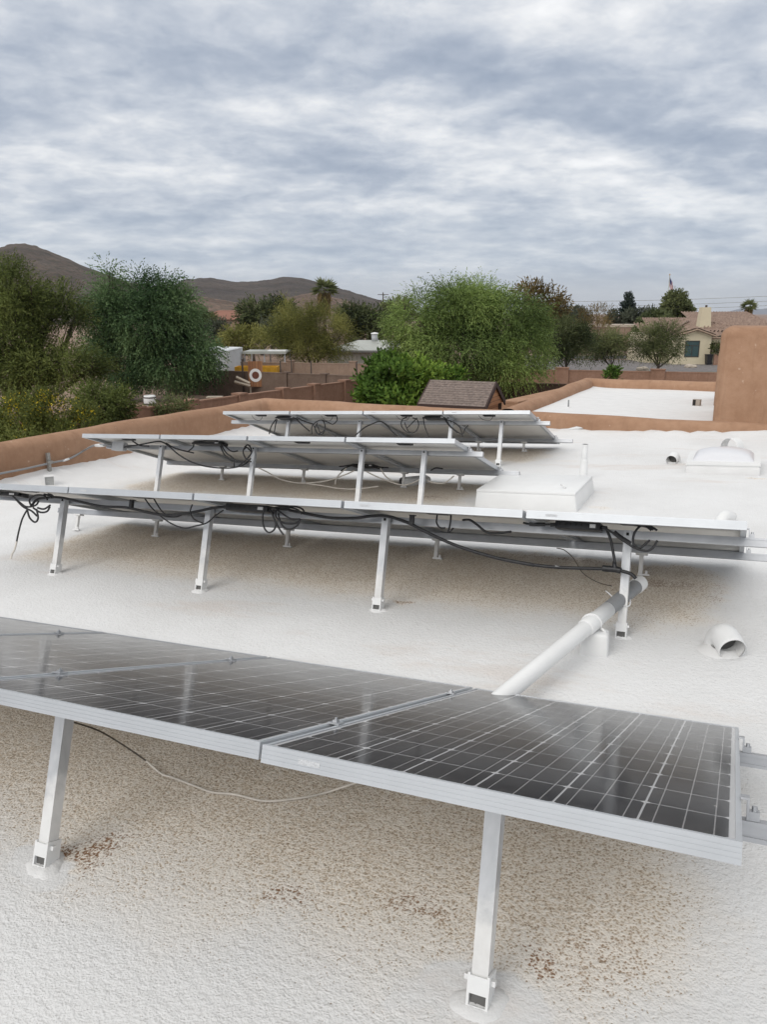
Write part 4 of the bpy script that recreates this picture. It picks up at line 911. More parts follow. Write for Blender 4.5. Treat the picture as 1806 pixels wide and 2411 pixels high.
def playhouse():
    D = 21.0
    a = at(985, 952, D); b = at(1141, 962, D - 0.75)                   # front eave ends
    a.z = b.z = (a.z + b.z) / 2
    ex = (b - a).normalized(); ey = Vector((-ex.y, ex.x, 0)); w = (b - a).length
    root = thing('playhouse', 'small wooden playhouse with brown shingle roof behind the far parapet', 'playhouse', (a.x, a.y, 0))
    Mx = Matrix(((ex.x, ey.x, 0, a.x), (ex.y, ey.y, 0, a.y), (0, 0, 1, a.z), (0, 0, 0, 1)))
    run, rise = 0.92, 0.57; th = 0.02; nrow = 11
    for side in (0, 1):                                                   # roof slopes in lapped courses
        m = MB()
        for j in range(nrow):
            t0, t1 = j / nrow, (j + 1) / nrow
            def pt(t, o): return (run * t, rise * t + o) if side == 0 else (2 * run - run * t, rise * t + o)
            (y0, z0), (y1, z1) = pt(t0, th + 0.012), pt(t1, th)
            (yb0, zb0), (yb1, zb1) = pt(t0, 0), pt(t1, 0)
            V = [Mx @ Vector(p) for p in ((0, yb0, zb0), (w, yb0, zb0), (w, yb1, zb1), (0, yb1, zb1), (0, y0, z0), (w, y0, z0), (w, y1, z1), (0, y1, z1))]
            m.add(V, [(0, 3, 2, 1), (4, 5, 6, 7), (0, 1, 5, 4), (1, 2, 6, 5), (2, 3, 7, 6), (3, 0, 4, 7)])
        m.build('roof', M['shingle'], root, False, True)
    g = MB(); x = w - 0.015
    g.add([Mx @ Vector(p) for p in ((x, 0.06, -0.02), (x, 2 * run - 0.06, -0.02), (x, run, rise - 0.04), (x - 0.03, 0.06, -0.02), (x - 0.03, 2 * run - 0.06, -0.02), (x - 0.03, run, rise - 0.04))], [(0, 1, 2), (5, 4, 3), (0, 3, 4, 1), (1, 4, 5, 2), (2, 5, 3, 0)])
    g.build('gable', M['cedar'], root, False, True)
    g = MB(); x = 0.10
    g.add([Mx @ Vector(p) for p in ((x, 0.06, -0.02), (x, 2 * run - 0.06, -0.02), (x, run, rise - 0.04), (x - 0.03, 0.06, -0.02), (x - 0.03, 2 * run - 0.06, -0.02), (x - 0.03, run, rise - 0.04))], [(0, 1, 2), (5, 4, 3), (0, 3, 4, 1), (1, 4, 5, 2), (2, 5, 3, 0)])
    g.build('gable', M['cedar'], root, False, True)
    tr = MB()
    for x in (w + 0.002, -0.04):
        for side in (0, 1):
            y0, y1 = (0, run) if side == 0 else (2 * run, run)
            V = [Mx @ Vector(p) for p in ((x, y0, -0.11), (x + 0.04, y0, -0.11), (x + 0.04, y1, rise - 0.11), (x, y1, rise - 0.11), (x, y0, 0.03), (x + 0.04, y0, 0.03), (x + 0.04, y1, rise + 0.03), (x, y1, rise + 0.03))]
            tr.add(V, [(0, 3, 2, 1), (4, 5, 6, 7), (0, 1, 5, 4), (1, 2, 6, 5), (2, 3, 7, 6), (3, 0, 4, 7)])
    tr.box((0, -0.012, -0.07), (w, -0.001, 0.028), Mx)
    tr.build('barge_board', M['darktrim'], root, False, True)
    MB().box((0.14, 0.10, -a.z + 0.9), (w - 0.14, 2 * run - 0.10, -0.021), Mx).build('wall', M['cedar'], root, False, True)
    for xx in (0.2, w - 0.3):
        for yy in (0.16, 2 * run - 0.26):
            MB().box((xx, yy, -a.z), (xx + 0.1, yy + 0.1, -a.z + 0.899), Mx).build('post', M['cedar'], root, False, True)
playhouse()

# ------------------------------------------------------------------ things in the neighbour's yard
def frame_at(px, D, yaw=0.0):
    p = at(px, 838 if D > 60 else 870, D); p.z = 0
    return Matrix.Translation(p) @ Matrix.Rotation(YAW + yaw, 4, 'Z')
M['container'] = plain('container_paint', (0.62, 0.64, 0.65), 0.5, 0.1, 0.08, 1.5)
M['yellow'] = plain('yellow_paint', (0.55, 0.30, 0.02), 0.5, 0, 0.15, 4)
M['roofmetal'] = plain('pale_metal_roof', (0.42, 0.43, 0.39), 0.45, 0.3, 0.08, 1)
M['shedwall'] = plain('ribbed_shed_wall', (0.40, 0.38, 0.33), 0.6, 0.1, 0.10, 1.5)
M['post'] = plain('dark_post', (0.055, 0.04, 0.032), 0.8)
M['palewood'] = plain('pale_wood', (0.42, 0.36, 0.29), 0.8, 0, 0.15, 8)
def ribbed(mb, p0, p1, z0, z1, pitch=0.28, dep=0.04):
    d = p1 - p0; L = d.length; d.normalize(); nn = Vector((d.y, -d.x, 0)); n = int(L / pitch); V = []
    for i in range(n + 1):
        for q, o in ((0.0, 0), (0.42, 0), (0.5, dep), (0.92, dep)):
            x = (i + q) * L / (n + 1); b = p0 + d * x + nn * o
            V += [Vector((b.x, b.y, z0)), Vector((b.x, b.y, z1))]
    b = p1; V += [Vector((b.x, b.y, z0)), Vector((b.x, b.y, z1))]
    mb.add(V, [(2 * i, 2 * i + 2, 2 * i + 3, 2 * i + 1) for i in range(len(V) // 2 - 1)])
def container():
    c = at(533, 900, 52); c.z = 0; l = at(462, 900, 53.2); l.z = 0; e = at(571, 900, 57.5); e.z = 0
    l = c + (l - c).normalized() * 2.44; back = l + (e - c)
    root = thing('shipping_container', 'white ribbed shipping container standing behind the dark taupe wall', 'shipping container', c)
    mb = MB(); ribbed(mb, c, e, 0.16, 2.52); ribbed(mb, e, back, 0.16, 2.52); ribbed(mb, back, l, 0.16, 2.52); mb.build('side_wall', M['container'], root, False, True)
    MB().add([Vector((p.x, p.y, 2.555)) for p in (c, e, back, l)], [(0, 1, 2, 3)]).build('roof', M['container'], root, False, True)
    for p in (c, e, back, l): MB().box((-0.07, -0.07, 0.0), (0.07, 0.07, 2.6), Matrix.Translation(p)).build('corner_post', M['container'], root, False, True)
    fr = MB()
    for p, q in ((c, e), (e, back), (back, l), (l, c)):
        for z in (0.1, 2.54): fr.tube([Vector((p.x, p.y, z)), Vector((q.x, q.y, z))], 0.06, 4)
    fr.build('edge_rail', M['container'], root, False, True)
    x = (l - c).normalized(); ang = math.atan2(x.y, x.x); Mx = Matrix.Translation(c) @ Matrix.Rotation(ang, 4, 'Z')
    for k in range(2):
        dm = MB().box((0.1 + k * 1.13, -0.02, 0.16), (1.2 + k * 1.13, 0.04, 2.46), Mx); dr = dm.build('door', M['container'], root, False, True)
        MB().tube([Mx @ Vector((0.45 + k * 1.13, 0.07, 0.2)), Mx @ Vector((0.45 + k * 1.13, 0.07, 2.4))], 0.02, 6).tube([Mx @ Vector((0.8 + k * 1.13, 0.07, 0.2)), Mx @ Vector((0.8 + k * 1.13, 0.07, 2.4))], 0.02, 6).build('lock_bar', M['greybox'], dr, False, True)
container()
def carport():
    Mx = frame_at(572, 57.0); root = thing('carport', 'flat metal carport roof between the container and the palo verde', 'carport', Mx.translation)
    MB().box((0, 0, 2.20), (3.1, 3.4, 2.30), Mx).box((-0.02, -0.04, 2.14), (3.12, -0.002, 2.32), Mx).build('roof', M['roofmetal'], root, False, True)
    for x in (0.1, 1.5, 2.95):
        for y in (0.1, 3.2): MB().box((x, y, 0), (x + 0.08, y + 0.08, 2.1985), Mx).build('post', M['greybox'], root, False, True)
    MB().box((1.7, 0.6, 2.3015), (3.0, 1.9, 2.36), Mx).build('roof_patch', M['whiteclean'], root, False, True)
carport()
def yellow_trailer():
    Mx = frame_at(552, 51.0); root = thing('trailer', 'yellow trailer bed showing over the dark taupe wall behind the target board', 'trailer', Mx.translation)
    b = MB().box((0.0, 0, 1.05), (2.7, 1.4, 1.12), Mx); b.box((0, 0, 1.1215), (2.7, 0.05, 1.62), Mx); b.box((0, 1.35, 1.1215), (2.7, 1.4, 1.62), Mx); b.box((0, 0.05, 1.1215), (0.05, 1.35, 1.62), Mx); b.box((2.65, 0.05, 1.1215), (2.7, 1.35, 1.62), Mx)
    b.build('bed', M['yellow'], root, False, True)
    r = MB()
    for k in range(7): r.box((0.15 + k * 0.4, -0.04, 1.06), (0.2 + k * 0.4, -0.001, 1.6), Mx)
    r.build('side_rib', M['yellow'], root, False, True)
    for x in (0.9, 1.7): MB().tube([Mx @ Vector((x, -0.02, 0.4)), Mx @ Vector((x, 0.2, 0.4))], 0.4, 18).build('wheel', M['black'], root, True, True)
    MB().box((0.6, 0.1, 0.85), (2.0, 1.3, 1.048), Mx).build('chassis', M['post'], root, False, True)
yellow_trailer()
def shed():
    Mx = frame_at(772, 66.0, R(-6)); W_, Lw, he, hr = 7.0, 7.0, 2.02, 2.75
    root = thing('metal_shed', 'low ribbed metal shed with pale roof left of the big mesquite', 'shed', Mx.translation)
    P = [Mx @ Vector(p) for p in ((0, 0, 0), (W_, 0, 0), (W_, Lw, 0), (0, Lw, 0))]
    w = MB()
    for a, b in zip(P, P[1:] + P[:1]): ribbed(w, a, b, 0, he, 0.35, 0.04)
    w.build('wall', M['shedwall'], root, False, True)
    o = 0.35; r = [Mx @ Vector(p) for p in ((-o, -o, he), (W_ + o, -o, he), (W_ + o, Lw + o, he), (-o, Lw + o, he), (2.2, 2.6, hr), (W_ - 1.2, 2.6, hr))]
    MB().add(r, [(0, 1, 5, 4), (1, 2, 5), (2, 3, 4, 5), (3, 0, 4)]).add([p + Vector((0, 0, -0.09)) for p in r[:4]], [(3, 2, 1, 0)]).build('roof', M['roofmetal'], root, False, True)
    MB().box((-o, -o - 0.03, he - 0.16), (W_ + o, -o - 0.001, he - 0.001), Mx).build('gutter', plain('gutter_grey', (0.2, 0.2, 0.19), 0.6), root, False, True)
    MB().tube([Mx @ Vector((3.6, 2.5, 2.5)), Mx @ Vector((3.6, 2.5, 3.25))], 0.28, 14).build('roof_vent', M['greybox'], root, True, True)
    MB().lathe([(0.34, 3.251), (0.3, 3.34), (0.0, 3.40)], 14, Matrix.Translation((Mx @ Vector((3.6, 2.5, 0))))).build('vent_cap', M['whiteclean'], root, True, True)
shed()
def target_board():
    Mx = frame_at(601, 47.2, R(5)); root = thing('target_board', 'tall wooden board with a white ring standing before the dark taupe wall', 'target board', Mx.translation)
    top = at(601, 851, 47.2).z; bot = at(601, 911, 47.2).z; w = 0.42
    MB().box((-w, 0, bot), (w, 0.04, top), Mx).build('board', mat_planks('board_wood', (0.25, 0.11, 0.05), (0.36, 0.19, 0.09), (0.06, 0.03, 0.02), 0.14, 0), root, False, True)
    cz = at(601, 884, 47.2).z; m = MB(); V = []; F = []; n = 36
    m2 = MB()
    for k in range(n):
        a, b = 6.2832 * k / n, 6.2832 * (k + 1) / n
        q = [Mx @ Vector((rr * math.cos(t) * 0.93, y, cz + rr * math.sin(t))) for (rr, t, y) in ((0.22, a, -0.012), (0.39, a, -0.012), (0.39, b, -0.012), (0.22, b, -0.012), (0.22, a, -0.001), (0.39, a, -0.001), (0.39, b, -0.001), (0.22, b, -0.001))]
        m.add(q, [(0, 1, 2, 3), (1, 5, 6, 2), (0, 3, 7, 4)])
    m.build('ring', M['whiteclean'], root, False, True)
    m2.lathe([(0.0, 0.012), (0.215, 0.012), (0.217, 0.0012)], 24, Mx @ Matrix.Translation((0, 0, cz)) @ Matrix.Rotation(R(90), 4, 'X')).build('bullseye', plain('rust_paint', (0.14, 0.05, 0.03), 0.8), root, False, True)
    for x in (-0.36, 0.3): MB().box((x, 0.0415, 0), (x + 0.07, 0.10, top - 0.1), Mx).build('leg', M['palewood'], root, False, True)
target_board()
for (px, D, y0, lb) in ((572, 47.6, 846, 'dark pole left of the target board'), (661, 48.0, 850, 'dark pole right of the yellow trailer'), (687, 49.5, 848, 'dark pole at the pilaster of the pale wall'), (733, 47.0, 850, 'dark pole with a small cross board over the taupe wall'), (840, 47.5, 852, 'dark pole by the bright green bush')):
    p = at(px, 900, D); p.z = 0; z = at(px, y0, D).z
    pr = thing('fence_pole', lb, 'pole', p, None, 'dark poles along the taupe wall')
    MB().tube([p, p + Vector((0.02, 0, z * .5)), p + Vector((0, 0, z))], 0.055 if px < 600 else 0.04, 8).build('shaft', M['post'], pr, True, True)
    if px == 733: MB().box((-0.28, -0.07, at(733, 882, D).z - 0.05), (0.14, -0.045, at(733, 882, D).z + 0.05), frame_at(733, D)).build('cross_board', M['palewood'], pr, False, True)
for (a, b, lb) in (((556, 888), (588, 903), 'upper pale plank leaning beside the target board'), ((552, 899), (589, 909), 'lower pale plank leaning beside the target board')):
    p, q = at(*a, 46.8), at(*b, 46.7); t = (q - p).normalized()
    o = MB().tube([p, q], 0.085, 4).build('plank', M['palewood']); tag(o, lb, 'plank', 'pale planks by the target board')
def tub(px, D, label):
    p = at(px, 930, D); p.z = 0; root = thing('barrel_planter', label, 'planter', p)
    T = Matrix.Translation(p)
    MB().lathe([(0.0, 0.02), (0.26, 0.02), (0.31, 0.15), (0.335, 0.32), (0.33, 0.5), (0.30, 0.62), (0.27, 0.62), (0.27, 0.5), (0.0, 0.5)], 20, T).build('tub', M['whiteclean'], root, True, True)
    for z in (0.13, 0.47): MB().lathe([(0.325, z), (0.343, z + 0.01), (0.346, z + 0.06), (0.328, z + 0.07)], 20, T).build('hoop', M['post'], root, True, True)
tub(352, 43, 'white barrel planter with dark hoops under the dark tree')
pb_ = at(502, 926, 44); tb = thing('garden_table', 'small pale low table by the garden wall left of the poles', 'table', (pb_.x, pb_.y, 0))
MB().box((-0.42, -0.3, 0.40), (0.42, 0.3, 0.46), frame_at(502, 44)).build('tabletop', M['palewood'], tb, False, True)
for x, y in ((-.35, -.24), (.3, -.24), (-.35, .2), (.3, .2)): MB().box((x, y, 0), (x + .06, y + .06, .399), frame_at(502, 44)).build('leg', M['palewood'], tb, False, True)

# ------------------------------------------------------------------ cream house and other far houses
def mat_tiles():
    m, t, b = new_mat('clay_roof_tiles')
    tc = nd(t, 'ShaderNodeTexCoord').outputs['Object']
    P = nd(t, 'ShaderNodeNewGeometry').outputs['Position']
    n = nd(t, 'ShaderNodeTexNoise', {'Vector': P, 'Scale': 2.2, 'Detail': 5.0, 'Roughness': 0.7}).outputs[0]
    t.links.new(ramp(t, n, [(0.3, (0.185, 0.125, 0.095)), (0.5, (0.27, 0.19, 0.148)), (0.7, (0.36, 0.265, 0.21))]), b.inputs['Base Color']); b.inputs['Roughness'].default_value = 0.9
    return m
M['tiles'] = mat_tiles()
M['cream'] = plain('cream_stucco', (0.62, 0.545, 0.39), 0.9, 0, 0.05, 1.2, 0.004, 40)
M['fascia'] = plain('fascia_board', (0.30, 0.215, 0.155), 0.8)
def mat_window():
    m, t, b = new_mat('window_glass'); b.inputs['Base Color'].default_value = (0.045, 0.085, 0.09, 1); b.inputs['Roughness'].default_value = 0.08; return m
M['glass'] = mat_window(); M['winframe'] = plain('window_frame_paint', (0.05, 0.045, 0.04), 0.5)
def tiled(mb, e0, e1, r0, r1, Mx, pitch=0.38, amp=0.20):
    """barrel tile slope between an eave e0-e1 and a ridge r0-r1"""
    e0, e1, r0, r1 = map(Vector, (e0, e1, r0, r1)); L = max((e1 - e0).length, (r1 - r0).length); n = max(3, int(L / pitch)) * 4; rows = max(2, int((r0 - e0).length / 0.4))
    V = []
    for j in range(rows + 1):
        for st in ((0, 1) if j < rows else (0,)):
            t = min(1, (j + st * 0.96) / rows)
            a = e0.lerp(r0, t); b = e1.lerp(r1, t)
            for i in range(n + 1):
                p = a.lerp(b, i / n); p.z += amp * (0.5 + 0.5 * math.sin(i * math.pi / 2)) + (0.03 if st == 0 else 0.0); V.append(Mx @ p)
    k = len(V) // (n + 1)
    mb.add(V, [(j * (n + 1) + i, j * (n + 1) + i + 1, (j + 1) * (n + 1) + i + 1, (j + 1) * (n + 1) + i) for j in range(k - 1) for i in range(n)])
def window(root, Mx, x0, x1, z0, z1, y, mull=True):
    w = MB(); f = 0.07
    w.box((x0, y - 0.05, z0), (x0 + f, y - 0.001, z1), Mx).box((x1 - f, y - 0.05, z0), (x1, y - 0.001, z1), Mx).box((x0 + f, y - 0.05, z1 - f), (x1 - f, y - 0.001, z1), Mx).box((x0 + f, y - 0.05, z0), (x1 - f, y - 0.001, z0 + f), Mx)
    if mull:
        zm = z0 + (z1 - z0) * 0.70; xm = (x0 + x1) / 2
        w.box((x0 + f, y - 0.045, zm - 0.03), (x1 - f, y - 0.002, zm + 0.03), Mx).box((xm - 0.03, y - 0.045, z0 + f), (xm + 0.03, y - 0.002, zm - 0.03), Mx)
    fr = w.build('window', M['winframe'], root, False, True)
    MB().box((x0 + f, y - 0.012, z0 + f), (x1 - f, y - 0.0035, z1 - f), Mx).build('pane', M['glass'], fr, False, True)
def cream_house():
    D = 80.0; sc = D / FPX * 0.97                                     # metres per picture unit at the gable
    Mx = frame_at(1632.5, D, 0.0)
    X = lambda px: (px - 1632.5) * sc
    Z = lambda py, D=D: at(1632, py, D).z
    root = thing('cream_house', 'cream stucco house with brown tile roofs and square window beyond the walls', 'house', Mx.translation)
    ze, za, zr = Z(790), Z(776), Z(751)
    gx0, gx1 = X(1585), X(1672)
    w = MB(); mid = X(1632.5)
    w.add([Mx @ Vector(p) for p in ((gx0, 0, 0), (gx1, 0, 0), (gx1, 0, ze), (mid, 0, za - 0.1), (gx0, 0, ze), (gx0, 7, 0), (gx1, 7, 0), (gx1, 7, ze), (gx0, 7, ze))], [(0, 1, 2, 3, 4), (1, 6, 7, 2), (0, 4, 8, 5)])
    w.box((gx1 + 2.6, 1.4, 0), (X(1860), 8, ze - 0.25), Mx); w.box((gx1 + 0.002, 1.4, ze - 0.75), (gx1 + 2.598, 1.6, ze - 0.25), Mx); w.box((gx1 + .002, 3.4, 0), (gx1 + 2.598, 3.6, ze - .76), Mx)
    w.box((X(1540), 3.0, 0), (gx0 - 0.002, 9, ze + 0.1), Mx)
    w.build('wall', M['cream'], root, False, True)
    window(root, Mx, X(1610.5), X(1645), Z(841), Z(802.5), 0.0)
    MB().box((gx1 + 0.3, 3.34, 0), (gx1 + 1.5, 3.398, 2.1), Mx).build('entry_door', M['darktrim'], root, False, True)
    r = MB(); o = 0.3
    # front gable: two slopes running back
    tiled(r, (gx0 - o, 5.5, ze - 0.02), (gx0 - o, -0.4, ze - 0.02), (mid, 5.5, za + 0.08), (mid, -0.4, za + 0.08), Mx)
    tiled(r, (gx1 + o, -0.4, ze - 0.02), (gx1 + o, 5.5, ze - 0.02), (mid, -0.4, za + 0.08), (mid, 5.5, za + 0.08), Mx)
    # long main slope behind, left wing lower, right block higher
    tiled(r, (X(1540), 2.3, Z(784)), (X(1800), 2.3, Z(784)), (X(1572), 9.0, Z(752, D + 9)), (X(1760), 9.0, Z(752, D + 9)), Mx)
    tiled(r, (X(1533), 4.0, Z(785, D + 4)), (X(1565), 4.0, Z(785, D + 4)), (X(1543), 8.0, Z(764, D + 8)), (X(1570), 8.0, Z(764, D + 8)), Mx)
    tiled(r, (X(1690), 6.5, Z(768, D + 6)), (X(1900), 6.5, Z(768, D + 6)), (X(1716), 14.0, Z(737.5, D + 14)), (X(1900), 14.0, Z(737.5, D + 14)), Mx)
    tiled(r, (gx1 + o, 1.0, ze - 0.18), (X(1860), 1.0, ze - 0.18), (X(1690), 5.0, ze + 1.0), (X(1860), 5.0, ze + 1.0), Mx)
    r.build('tile_roof', M['tiles'], root, False, True)
    f = MB()
    for a, b in (((gx0 - o, -0.44, ze - 0.12), (mid, -0.44, za - 0.02)), ((mid, -0.44, za - 0.02), (gx1 + o, -0.44, ze - 0.12)), ((X(1540), 2.28, Z(784) - 0.1), (gx0 - o, 2.28, Z(784) - 0.1)), ((gx1 + o, 0.98, ze - 0.3), (X(1860), 0.98, ze - 0.3))):
        MB().tube([Mx @ Vector(a), Mx @ Vector(b)], 0.10, 4).build('fascia', M['fascia'], root, False, True)
    h = MB()
    for a, b in (((mid, -0.4, za + 0.12), (mid, 5.5, za + 0.12)), ((X(1572), 9, Z(752, D + 9) + .06), (X(1760), 9, Z(752, D + 9) + .06)), ((X(1590), 2.4, Z(781)), (X(1672), 6.5, Z(757, D + 6))), ((X(1720), 6.4, Z(757, D + 6)), (X(1775), 3.0, Z(772, D + 3)))):
        h.tube([Mx @ Vector(a), Mx @ Vector(b)], 0.11, 6)
    h.build('ridge_tiles', M['tiles'], root, True, True)
    c = MB(); z0, z1 = Z(765, D + 4), Z(724, D + 4); x0, x1 = X(1675), X(1706.5); y0 = 3.8
    c.add([Mx @ Vector(p) for p in ((x0, y0, z0 - 1), (x1, y0, z0 - 1), (x1, y0 + 1.1, z0 - 1), (x0, y0 + 1.1, z0 - 1), (X(1680.5), y0 + 0.15, z1), (X(1702), y0 + 0.15, z1), (X(1702), y0 + 0.95, z1), (X(1680.5), y0 + 0.95, z1))], [(0, 1, 5, 4), (1, 2, 6, 5), (2, 3, 7, 6), (3, 0, 4, 7), (4, 5, 6, 7)])
    ch = c.build('chimney', M['cream'], root, False, True)
    MB().box((X(1691), y0 + 0.4, z1), (X(1695), y0 + 0.6, z1 + 0.22), Mx).build('flue', M['post'], ch, False, True)
    MB().box((gx1 + 0.001, -1.1, 0), (X(1700), -0.9, Z(834)), Mx).build('entry_wall', M['blockwall'], root, False, True)
    bn = thing('trash_bin', 'dark trash bin standing at the corner of the cream house', 'bin', Mx @ Vector((X(1663), -0.7, 0)))
    Mb2 = Matrix.Translation(Mx @ Vector((X(1663), -0.7, 0))) @ Matrix.Rotation(YAW, 4, 'Z')
    bb = MB(); bb.add([Mb2 @ Vector(p) for p in ((-0.22, -0.25, 0.05), (0.22, -0.25, 0.05), (0.22, 0.25, 0.05), (-0.22, 0.25, 0.05), (-0.29, -0.33, 0.95), (0.29, -0.33, 0.95), (0.29, 0.33, 0.95), (-0.29, 0.33, 0.95))], [(0, 3, 2, 1), (4, 5, 6, 7), (0, 1, 5, 4), (1, 2, 6, 5), (2, 3, 7, 6), (3, 0, 4, 7)])
    bb.build('body', M['black'], bn, False, True); MB().box((-0.31, -0.36, 0.952), (0.31, 0.36, 1.03), Mb2).build('lid', M['black'], bn, False, True)
    for k, (px, py, s) in enumerate(((1623, 861, .35), (1632, 861, .3), (1514, 868, .45))):
        p = at(px, 862, 75 if k < 2 else 70); p.z = 0; rng = np.random.default_rng(k + 4)
        bm = bmesh.new(); bmesh.ops.create_icosphere(bm, subdivisions=2, radius=s)
        for v in bm.verts: v.co = Vector((v.co.x * 1.3, v.co.y, v.co.z * 0.7)) * (1 + rng.normal(0, 0.07)); v.co += p + Vector((0, 0, s * .3))
        me = bpy.data.meshes.new('boulder'); bm.to_mesh(me); bm.free()
        o = link('boulder', me, M['palewood']); tag(o, ('left pale boulder before the cream house', 'right pale boulder before the cream house', 'pale boulder at the foot of the small mesquites')[k], 'boulder', 'pale boulders in the front yard')
cream_house()
def flat_house():
    Mx = frame_at(1425, 112); s = 112 / FPX * 0.97; root = thing('flat_house', 'flat roofed tan house with pale parapet cap behind the mesquites', 'house', Mx.translation)
    MB().box((0, 0, 0), (95 * s, 9, at(1470, 771, 112).z), Mx).build('wall', M['cream'] if False else M['tanwall'], root, False, True)
    MB().box((-.1, -.1, at(1470, 771, 112).z + .002), (95 * s + .1, 9.1, at(1470, 765, 112).z), Mx).build('parapet_cap', M['palewood'], root, False, True)
    window(root, Mx, 1.2, 2.2, 1.0, 2.1, 0.0, False)
flat_house()
def dark_roof_house():
    Mx = frame_at(1500, 150); s = 150 / FPX * 0.97; root = thing('long_house', 'long house with a low dark grey roof on the skyline at right', 'house', Mx.translation)
    z0, z1 = at(1560, 752, 150).z, at(1560, 738, 150).z; L = 205 * s
    MB().box((0, 0, 0), (L, 9, z0), Mx).build('wall', M['tanwall'], root, False, True)
    MB().add([Mx @ Vector(p) for p in ((-.6, -.6, z0 + .002), (L + .6, -.6, z0 + .002), (L + .6, 9.6, z0 + .002), (-.6, 9.6, z0 + .002), (3, 4.5, z1), (L - 3, 4.5, z1))], [(0, 1, 5, 4), (1, 2, 5), (2, 3, 4, 5), (3, 0, 4), (3, 2, 1, 0)]).build('roof', plain('dark_shingle', (0.06, 0.052, 0.052), 0.9), root, False, True)
dark_roof_house()
def red_roof_house():
    Mx = frame_at(486, 175); s = 175 / FPX * 0.97; root = thing('red_roof_house', 'distant house with terracotta roof at the foot of the hills', 'house', Mx.translation)
    z0, z1 = at(530, 753, 175).z, at(530, 731, 175).z; L = 84 * s
    MB().box((0, 0, 0), (L, 10, max(z0, 2.4)), Mx).build('wall', M['tanwall'], root, False, True)
    z0 = max(z0, 2.4)
    MB().add([Mx @ Vector(p) for p in ((-.6, -.6, z0 + .002), (L + .6, -.6, z0 + .002), (L + .6, 10.6, z0 + .002), (-.6, 10.6, z0 + .002), (2, 5, z1), (L - 2, 5, z1))], [(0, 1, 5, 4), (1, 2, 5), (2, 3, 4, 5), (3, 0, 4), (3, 2, 1, 0)]).build('roof', plain('terracotta', (0.24, 0.11, 0.075), 0.9, 0, .15, .6), root, False, True)
red_roof_house()

# ------------------------------------------------------------------ flag, power line
fp = at(1560, 850, 120); fp.z = 0; ft = at(1566, 649, 120).z
fl = thing('flag_pole', 'tall flag pole with a limp striped flag beside the round tree', 'flag pole', fp)
MB().tube([fp, fp + Vector((0, 0, ft))], [0.09, 0.05], 8).build('pole', M['roofmetal'], fl, True, True)
MB().lathe([(0, ft - .02), (.1, ft + .06), (.1, ft + .12), (0, ft + .2)], 8, Matrix.Translation(fp)).build('finial', M['yellow'], fl, True, True)
def mat_flag():
    m, t, b = new_mat('flag_cloth'); uv = nd(t, 'ShaderNodeUVMap').outputs[0]; sx = nd(t, 'ShaderNodeSeparateXYZ', {0: uv})
    st = mth(t, 'GREATER_THAN', mth(t, 'FRACT', mth(t, 'MULTIPLY', sx.outputs[1], 6.5)), 0.5)
    c = mixc(t, st, (0.35, 0.03, 0.04), (0.7, 0.7, 0.7)); can = mth(t, 'MULTIPLY', mth(t, 'LESS_THAN', sx.outputs[0], 0.42), mth(t, 'GREATER_THAN', sx.outputs[1], 0.46))
    t.links.new(mixc(t, can, c, (0.03, 0.04, 0.13)), b.inputs['Base Color']); b.inputs['Roughness'].default_value = 0.85; return m
V = []; F = []; UVs = []; nu, nv = 14, 12; ztop = ft - 0.15
for j in range(nv + 1):
    for i in range(nu + 1):
        u, v = i / nu, 1 - j / nv
        x = 0.06 + 0.62 * u ** 0.8; sag = 1.35 * u ** 0.75; y = 0.14 * math.sin(u * 9) * (0.4 + u)
        V.append(fp + RT * x + FW * y + Vector((0, 0, ztop - sag - (1 - v) * 1.25))); UVs.append((u, v))
F = [(j * (nu + 1) + i, j * (nu + 1) + i + 1, (j + 1) * (nu + 1) + i + 1, (j + 1) * (nu + 1) + i) for j in range(nv) for i in range(nu)]
fo = mesh('flag', V, F, mat_flag(), fl, True, True); uvl = fo.data.uv_layers.new(name='UVMap')
for lp in fo.data.loops: uvl.data[lp.index].uv = UVs[lp.vertex_index]
p0 = at(902, 760, 165); p0.z = 0; p1 = at(2080, 760, 150); p1.z = 0
def upole(p, top, label):
    r = thing('utility_pole', label, 'utility pole', p, None, 'utility poles')
    MB().tube([p, p + Vector((0, 0, top))], [0.16, 0.11], 8).build('pole', M['post'], r, True, True)
    Mx = Matrix.Translation(p) @ Matrix.Rotation(YAW, 4, 'Z')
    for z in (top - 0.5, top - 1.6): MB().box((-1.1, -0.18, z), (1.1, -0.06, z + 0.12), Mx).build('cross_arm', M['post'], r, False, True)
    return r
zt0 = at(902, 689, 165).z; zt1 = at(2080, 676, 150).z
upole(p0, zt0, 'dark utility pole with cross arms at left of the big mesquite'); upole(p1, zt1, 'tall utility pole carrying the power lines beyond the tile roofs')
lines = thing('power_lines', 'thin power lines crossing the sky above the roofs at right', 'power line', p0)
for q, (ya, yb) in enumerate(((707, 681), (718, 693), (727, 704))):
    a = at(902, ya - 6, 165); b = at(2080, yb, 150)
    P = [a.lerp(b, t) - Vector((0, 0, 1.4 * 4 * t * (1 - t))) for t in np.linspace(0, 1, 24)]
    MB().tube(P, 0.032, 5).build('wire', M['galv'], lines, True, True)

